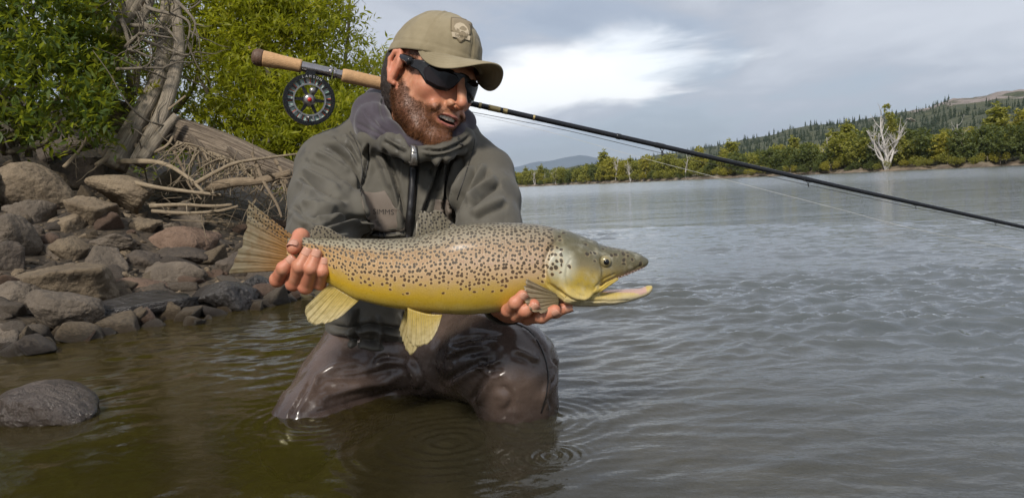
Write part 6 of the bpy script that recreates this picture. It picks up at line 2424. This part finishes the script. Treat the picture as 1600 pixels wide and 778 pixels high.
WS = [([(505, 590), (560, 588), (610, 578), (640, 572)], 7, -5.5), ([(490, 625), (540, 610), (590, 600), (632, 592)], 8, 5), ([(478, 650), (540, 632), (600, 618), (650, 605)], 7, -5), ([(480, 600), (520, 575), (570, 565)], 7, 4), ([(452, 650), (470, 620), (495, 580)], 5, -4), ([(444, 655), (465, 622), (480, 600)], 4, 3),
      ([(640, 555), (652, 575), (660, 600), (650, 615)], 6, -7), ([(690, 600), (720, 580), (752, 566), (775, 562)], 6, -5), ([(735, 630), (752, 600), (768, 580)], 6, -5), ([(750, 560), (765, 580), (790, 578)], 4, -5), ([(742, 575), (762, 572), (782, 560)], 5, 4), ([(800, 545), (822, 552), (846, 566)], 6, 5), ([(815, 505), (850, 545), (858, 590), (848, 640)], 2.6, -4), ([(862, 560), (872, 575), (862, 600)], 4, -5), ([(866, 590), (856, 615), (862, 640)], 4, -4), ([(780, 600), (800, 620), (790, 645)], 8, -3), ([(700, 540), (740, 528), (790, 522)], 6, -4), ([(690, 560), (730, 545), (770, 540)], 5, 3), ([(580, 570), (600, 558), (640, 562)], 5, -4), ([(520, 640), (560, 636), (610, 626)], 5, 3.5)]
V = folds(V, N, WS, .0013)
N = vnormals(V, Q)
sgn_ = 1 if facing(V, N).mean() > -.05 else -1
V = V + N * (.0035 * fbm(V * np.array([13, 13, 16]), 3, 13) + .0012 * fbm(V * 45, 2, 5))[:, None] * sgn_
x_, y_ = proj(V)
wet = np.clip(sstep(60, 20, np.hypot((x_ - 720) * .8, (y_ - 560) * 1.0) + 12 * fbm(V * 20, 3, 6)) + sstep(.05, .0, V[:, 2]) * .7, 0, 1)
waders = mk('waders', V, Q, 'wader_fabric', person, attrs={'wet': wet})
wad_bvh = BVHTree.FromPolygons([tuple(v) for v in V], [tuple(q) for q in Q])
P = [on_surface(wad_bvh, x, y, .0008)[0] for x, y in spline(np.array([(800, 503), (826, 516), (846, 545), (856, 580), (854, 612), (845, 645)], float), 5)]
V_, F_ = tube(np.array(P), .0012, 6)
mk('seam', V_, F_, 'zip_black', waders)

# ================================================================== THE FLY ROD AND REEL
simple_mat('cork', (0.50, 0.30, 0.145), 0.75, nscale=160, namp=0.28, bump=0.5, bscale=420)
simple_mat('cork_dark', (0.10, 0.055, 0.032), 0.6, nscale=200, namp=0.4, bump=0.4)
simple_mat('seat_metal', (0.40, 0.37, 0.36), 0.22, 0.95, nscale=60, namp=0.15)
simple_mat('rod_blank', (0.010, 0.011, 0.013), 0.16, nscale=60)
simple_mat('rod_gold', (0.46, 0.36, 0.16), 0.35, 0.7, nscale=200)
simple_mat('guide_wire', (0.06, 0.06, 0.065), 0.25, 0.8, nscale=100)
simple_mat('reel_black', (0.014, 0.014, 0.015), 0.28, 0.4, nscale=60)
simple_mat('reel_grey', (0.30, 0.29, 0.28), 0.3, 0.85, nscale=80)
simple_mat('reel_red', (0.52, 0.022, 0.012), 0.3, nscale=80)
simple_mat('reel_letters', (0.62, 0.60, 0.57), 0.4, 0.5, nscale=80)
simple_mat('fly_line_dark', (0.035, 0.035, 0.03), 0.5, nscale=40)
simple_mat('leader_clear', (0.62, 0.62, 0.58), 0.25, nscale=40)
b = NB('line_backing')
st = b.math('SINE', b.math('MULTIPLY', b.attr('turn'), 44.0))
c = b.mix(b.rng(st, -0.2, 0.3), (0.36, 0.58, 0.50), (0.75, 0.76, 0.70))
c = b.mix(b.rng(b.math('SINE', b.math('ADD', b.math('MULTIPLY', b.attr('turn'), 22.0), 0.6)), 0.72, 0.85), c, (0.60, 0.10, 0.05))
b.done(b.principled(c, 0.6))

RODP = [(393, 88, 1.60), (500, 110, 1.63), (600, 132, 1.665), (740, 163, 1.70), (1000, 221, 1.70), (1300, 289, 1.68), (1600, 355, 1.66)]
RP = spline([W(*p) for p in RODP], 30)
endd = RP[-1] - RP[-4]
endd /= np.linalg.norm(endd)
extra = [RP[-1] + endd * t + np.array([0, 0, -.02]) * t * t for t in np.linspace(.06, 1.12, 18)]
RP = np.vstack([RP, extra])
rx_, _ = proj(RP)
RL = np.concatenate([[0], np.cumsum(np.linalg.norm(np.diff(RP, axis=0), axis=1))])


def rod_at(px):
    l_ = np.interp(px, rx_[:len(rx_)], RL)
    return at_len(l_)


def at_len(l_):
    return np.array([np.interp(l_, RL, RP[:, k]) for k in range(3)])


def seg(px0, px1, prof, n=18, mat='cork', name='grip', parent=None, m=24):
    """lathe-like piece of the rod between two pixel columns; prof: list of (t, radius)"""
    l0, l1 = np.interp(px0, rx_, RL), np.interp(px1, rx_, RL)
    t = np.linspace(0, 1, m)
    P = np.array([at_len(l0 + (l1 - l0) * q) for q in t])
    r = np.interp(t, [p[0] for p in prof], [p[1] for p in prof])
    V, Fc = tube(P, r, n)
    return mk(name, V, Fc, mat, parent)


rod = empty('fly_rod', at_len(np.interp(640, rx_, RL)))
tag(rod, 'two-handed black fly rod with cork grips resting on the angler\'s shoulder', 'fishing rod')
seg(393, 411, [(0, .004), (.05, .0105), (.25, .0165), (.6, .0185), (.9, .0180), (1, .0172)], 20, 'cork_dark', 'butt_cap', rod)
seg(410.6, 471, [(0, .0170), (.2, .0166), (.5, .0148), (.85, .0140), (1, .0142)], 20, 'cork', 'lower_grip', rod)
seg(470, 515, [(0, .0102), (.06, .0108), (1, .0104)], 20, 'seat_metal', 'reel_seat', rod)
for x in (515, 520.5):
    seg(x, x + 4.2, [(0, .0104), (.12, .0124), (.88, .0124), (1, .0104)], 20, 'seat_metal', 'locking_ring', rod)
seg(524, 537, [(0, .0098), (1, .0098)], 20, 'seat_metal', 'reel_seat', rod)
seg(534.5, 690, [(0, .0132), (.03, .0148), (.4, .0142), (.8, .0125), (1, .009)], 20, 'cork', 'upper_grip', rod, 40)
n0 = int(np.argmin(np.abs(rx_ - 680)))
P = RP[n0:]
V, Fc = tube(P, np.interp(RL[n0:], [RL[n0], RL[n0] + .5, RL[n0] + 1.4, RL[-1]], [.0066, .0058, .0040, .0012]), 12)
blank = mk('blank', V, Fc, 'rod_blank', rod)
for x0, x1, rr_ in ((748, 752, .0071), (763, 782, .0068), (786, 793, .0068), (833, 836, .0066)):
    seg(x0, x1, [(0, rr_), (1, rr_)], 12, 'rod_gold', 'winding', rod, 6)
for x0, x1, rr_ in ((962, 971, .0068), (1020, 1042, .0064), (1252, 1272, .0056), (1420, 1440, .005)):
    seg(x0, x1, [(0, rr_ - .0016), (.2, rr_), (.8, rr_), (1, rr_ - .0016)], 12, 'rod_blank', 'ferrule', rod, 10)
# line guides hanging below the blank
dn = np.array([0, -.25, -1.0])
dn /= np.linalg.norm(dn)
gpts = []
for x, s in ((1034, 1.0), (1262, .75), (1430, .6), (1555, .5)):
    a = rod_at(x)
    tdir = rod_at(x + 6) - rod_at(x - 6)
    tdir /= np.linalg.norm(tdir)
    c0 = a + dn * (.0135 * s + .003)
    an = np.linspace(0, 2 * np.pi, 17)
    e2_ = np.cross(tdir, dn)
    ring = c0 + .0052 * s * (np.cos(an)[:, None] * dn + np.sin(an)[:, None] * (e2_ * .8 + tdir * .5))
    V1 = tube(ring, .0011 * s, 6, False)
    V2 = tube(np.array([a + tdir * .010 * s, c0 - dn * .004 * s]), .0009 * s, 6)
    V3 = tube(np.array([a - tdir * .010 * s, c0 - dn * .004 * s]), .0009 * s, 6)
    v_, f_ = join([V1, V2, V3])
    mk('line_guide', v_, f_, 'guide_wire', rod)
    gpts.append(c0)

# reel
RC = W(482.8, 156.5, 1.615)
ax = CAM - RC
ax = ax / np.linalg.norm(ax) + np.array([.10, 0, .04])
ax /= np.linalg.norm(ax)
up_ = rod_at(482) - RC
up_ = up_ - ax * (up_ @ ax)
up_ /= np.linalg.norm(up_)
rt_ = np.cross(up_, ax)
k_ = PX(1, 1.615)


def rp(r, a, d=0.0):
    """point on the reel: radius in px, angle from the foot clockwise as seen, depth towards the camera"""
    return RC + (up_ * math.cos(a) + rt_ * math.sin(a)) * r * k_ + ax * d


def ringmesh(r0, r1, d0, d1, n=56, a0=0.0, a1=2 * math.pi):
    full = abs(a1 - a0 - 2 * math.pi) < 1e-6
    A = np.linspace(a0, a1, n + (0 if full else 1), endpoint=not full)
    V = np.array([[rp(r0, a, d0), rp(r1, a, d0), rp(r1, a, d1), rp(r0, a, d1)] for a in A]).reshape(-1, 3)
    q = grid_faces(len(A), 4, wrap_u=full, wrap_v=True)
    Fc = [tuple(x) for x in q]
    if not full:
        Fc += [(0, 1, 2, 3), tuple(4 * (len(A) - 1) + i for i in (3, 2, 1, 0))]
    return V, Fc


reel = empty('fly_reel', RC)
tag(reel, 'round black fly reel with open spokes and red hub under the rod handle', 'fishing reel')
V, Fc = ringmesh(34.5, 38.5, -.016, .012)
frame = mk('frame', V, Fc, 'reel_black', reel, smooth=False)
V, Fc = ringmesh(32.6, 37.3, .0122, .0138, 56)
rim = mk('spool_rim', V, Fc, 'reel_black', reel, smooth=False)
# drum holding the backing, seen through windows in the spool
V, Fc = ringmesh(25.0, 32.4, -.012, .007, 72)
an = np.repeat(np.arange(72) / 72 * 2 * np.pi, 4)
mk('backing', V, Fc, 'line_backing', reel, smooth=False, attrs={'turn': an})
for i in range(18):
    a = i / 18 * 2 * math.pi + .1
    V, Fc = ringmesh(24.8, 33, .0085, .0125, 3, a, a + .085)
    mk('window_bar', V, Fc, 'reel_grey' if 6 < i < 13 else 'reel_black', reel, smooth=False)
V, Fc = ringmesh(22.4, 24.8, .004, .0125, 56)
mk('inner_ring', V, Fc, 'reel_grey', reel, smooth=False)
for i in range(6):
    a = i / 6 * 2 * math.pi + math.pi / 6 * 1.1
    c0, c1 = rp(8.5, a, .010), rp(23.5, a, .008)
    s_ = np.cross(c1 - c0, ax)
    s_ /= np.linalg.norm(s_)
    w0, w1 = 2.6 * k_, 1.9 * k_
    V = np.array([c0 + s_ * w0, c0 - s_ * w0, c1 - s_ * w1, c1 + s_ * w1])
    V = np.vstack([V, V - ax * .008])
    mk('spoke', V, [(0, 1, 2, 3), (7, 6, 5, 4), (0, 4, 5, 1), (1, 5, 6, 2), (2, 6, 7, 3), (3, 7, 4, 0)], 'reel_black', reel, smooth=False)
V, Fc = lathe([(-.012, 9.6 * k_), (.008, 9.6 * k_), (.012, 9.0 * k_), (.016, 6.0 * k_), (.0165, .2 * k_)], RC, ax, 32)
hub = mk('hub', V, Fc, 'reel_grey', reel)
V, Fc = lathe([(.0155, 3.4 * k_), (.0175, 3.2 * k_), (.018, .2 * k_)], RC, ax, 20)
mk('hub_cap', V, Fc, 'reel_red', hub)
V, Fc = lathe([(.010, 2.6 * k_), (.018, 2.8 * k_), (.032, 2.4 * k_), (.034, .3 * k_)], rp(27.5, math.pi * 1.03), ax, 16)
mk('crank_knob', V, Fc, 'reel_grey', reel)
V, Fc = lathe([(.006, 5.5 * k_), (.0135, 5.2 * k_), (.014, .3 * k_)], rp(15, .35), ax, 16)
mk('drag_plate', V, Fc, 'reel_grey', reel)
# foot clamped in the reel seat
ft = [rp(37, -.18, 0), rp(37, .22, 0), rp(44, .22, 0), rp(44, -.10, 0)]
V = np.vstack([np.array(ft) + ax * .006, np.array(ft) - ax * .006])
mk('foot', V, [(0, 1, 2, 3), (7, 6, 5, 4), (0, 4, 5, 1), (1, 5, 6, 2), (2, 6, 7, 3), (3, 7, 4, 0)], 'reel_black', reel, smooth=False)
# the maker's name round the rim
lt = 'LAMSON'
for i, ch in enumerate(lt):
    a = (i - 2.5) * .155 + .10
    V, Fc = text_mesh(ch, 5.2 * k_)
    e1_, e2_ = rt_ * math.cos(a) - up_ * math.sin(a), up_ * math.cos(a) + rt_ * math.sin(a)
    mk('letter', rp(34.9, a, .0144) + V[:, :1] * e1_ + V[:, 1:2] * e2_, Fc, 'reel_letters', rim, smooth=False)

# lines
V, Fc = tube(spline([W(700, 168, 1.715), W(735, 175, 1.70), W(880, 203, 1.70), gpts[0], gpts[1], gpts[2], gpts[3], RP[-6] + dn * .006, RP[-1]], 10), np.linspace(.0008, .0005, 81), 6)
o = mk('fly_line', V, Fc, 'fly_line_dark')
tag(o, 'dark fly line running through the guides beneath the rod', 'fishing line')
V, Fc = tube(spline([W(690, 172, 1.72), W(735, 178, 1.70), W(860, 207, 1.69), W(1000, 246, 1.68), W(1130, 280, 1.67), W(1300, 324, 1.66), W(1430, 358, 1.65), W(1600, 392, 1.64), W(1800, 430, 1.62)], 8), .00034, 5)
o = mk('leader', V, Fc, 'leader_clear')
tag(o, 'thin pale leader slanting from behind the angler down over the water', 'fishing line')

# ================================================================== THE AIR
b = NB('air')
vol = b.node('ShaderNodeVolumePrincipled', {'Color': (0.62, 0.79, 1.0), 'Density': 8.0e-5, 'Anisotropy': 0.2})
b.l.new(vol.outputs[0], b.out.inputs['Volume'])
hz = 9600.0
v_ = [(x, y, z) for x in (-hz, hz) for y in (-hz, hz) for z in (-6.0, 520.0)]
haze = mk('haze', np.array(v_), [(0, 1, 3, 2), (4, 6, 7, 5), (0, 4, 5, 1), (2, 3, 7, 6), (0, 2, 6, 4), (1, 5, 7, 3)], 'air', smooth=False, origin=(0, 0, 0))
tag(haze, 'thin blue haze in the air over the river and hills', 'haze', kind='stuff')
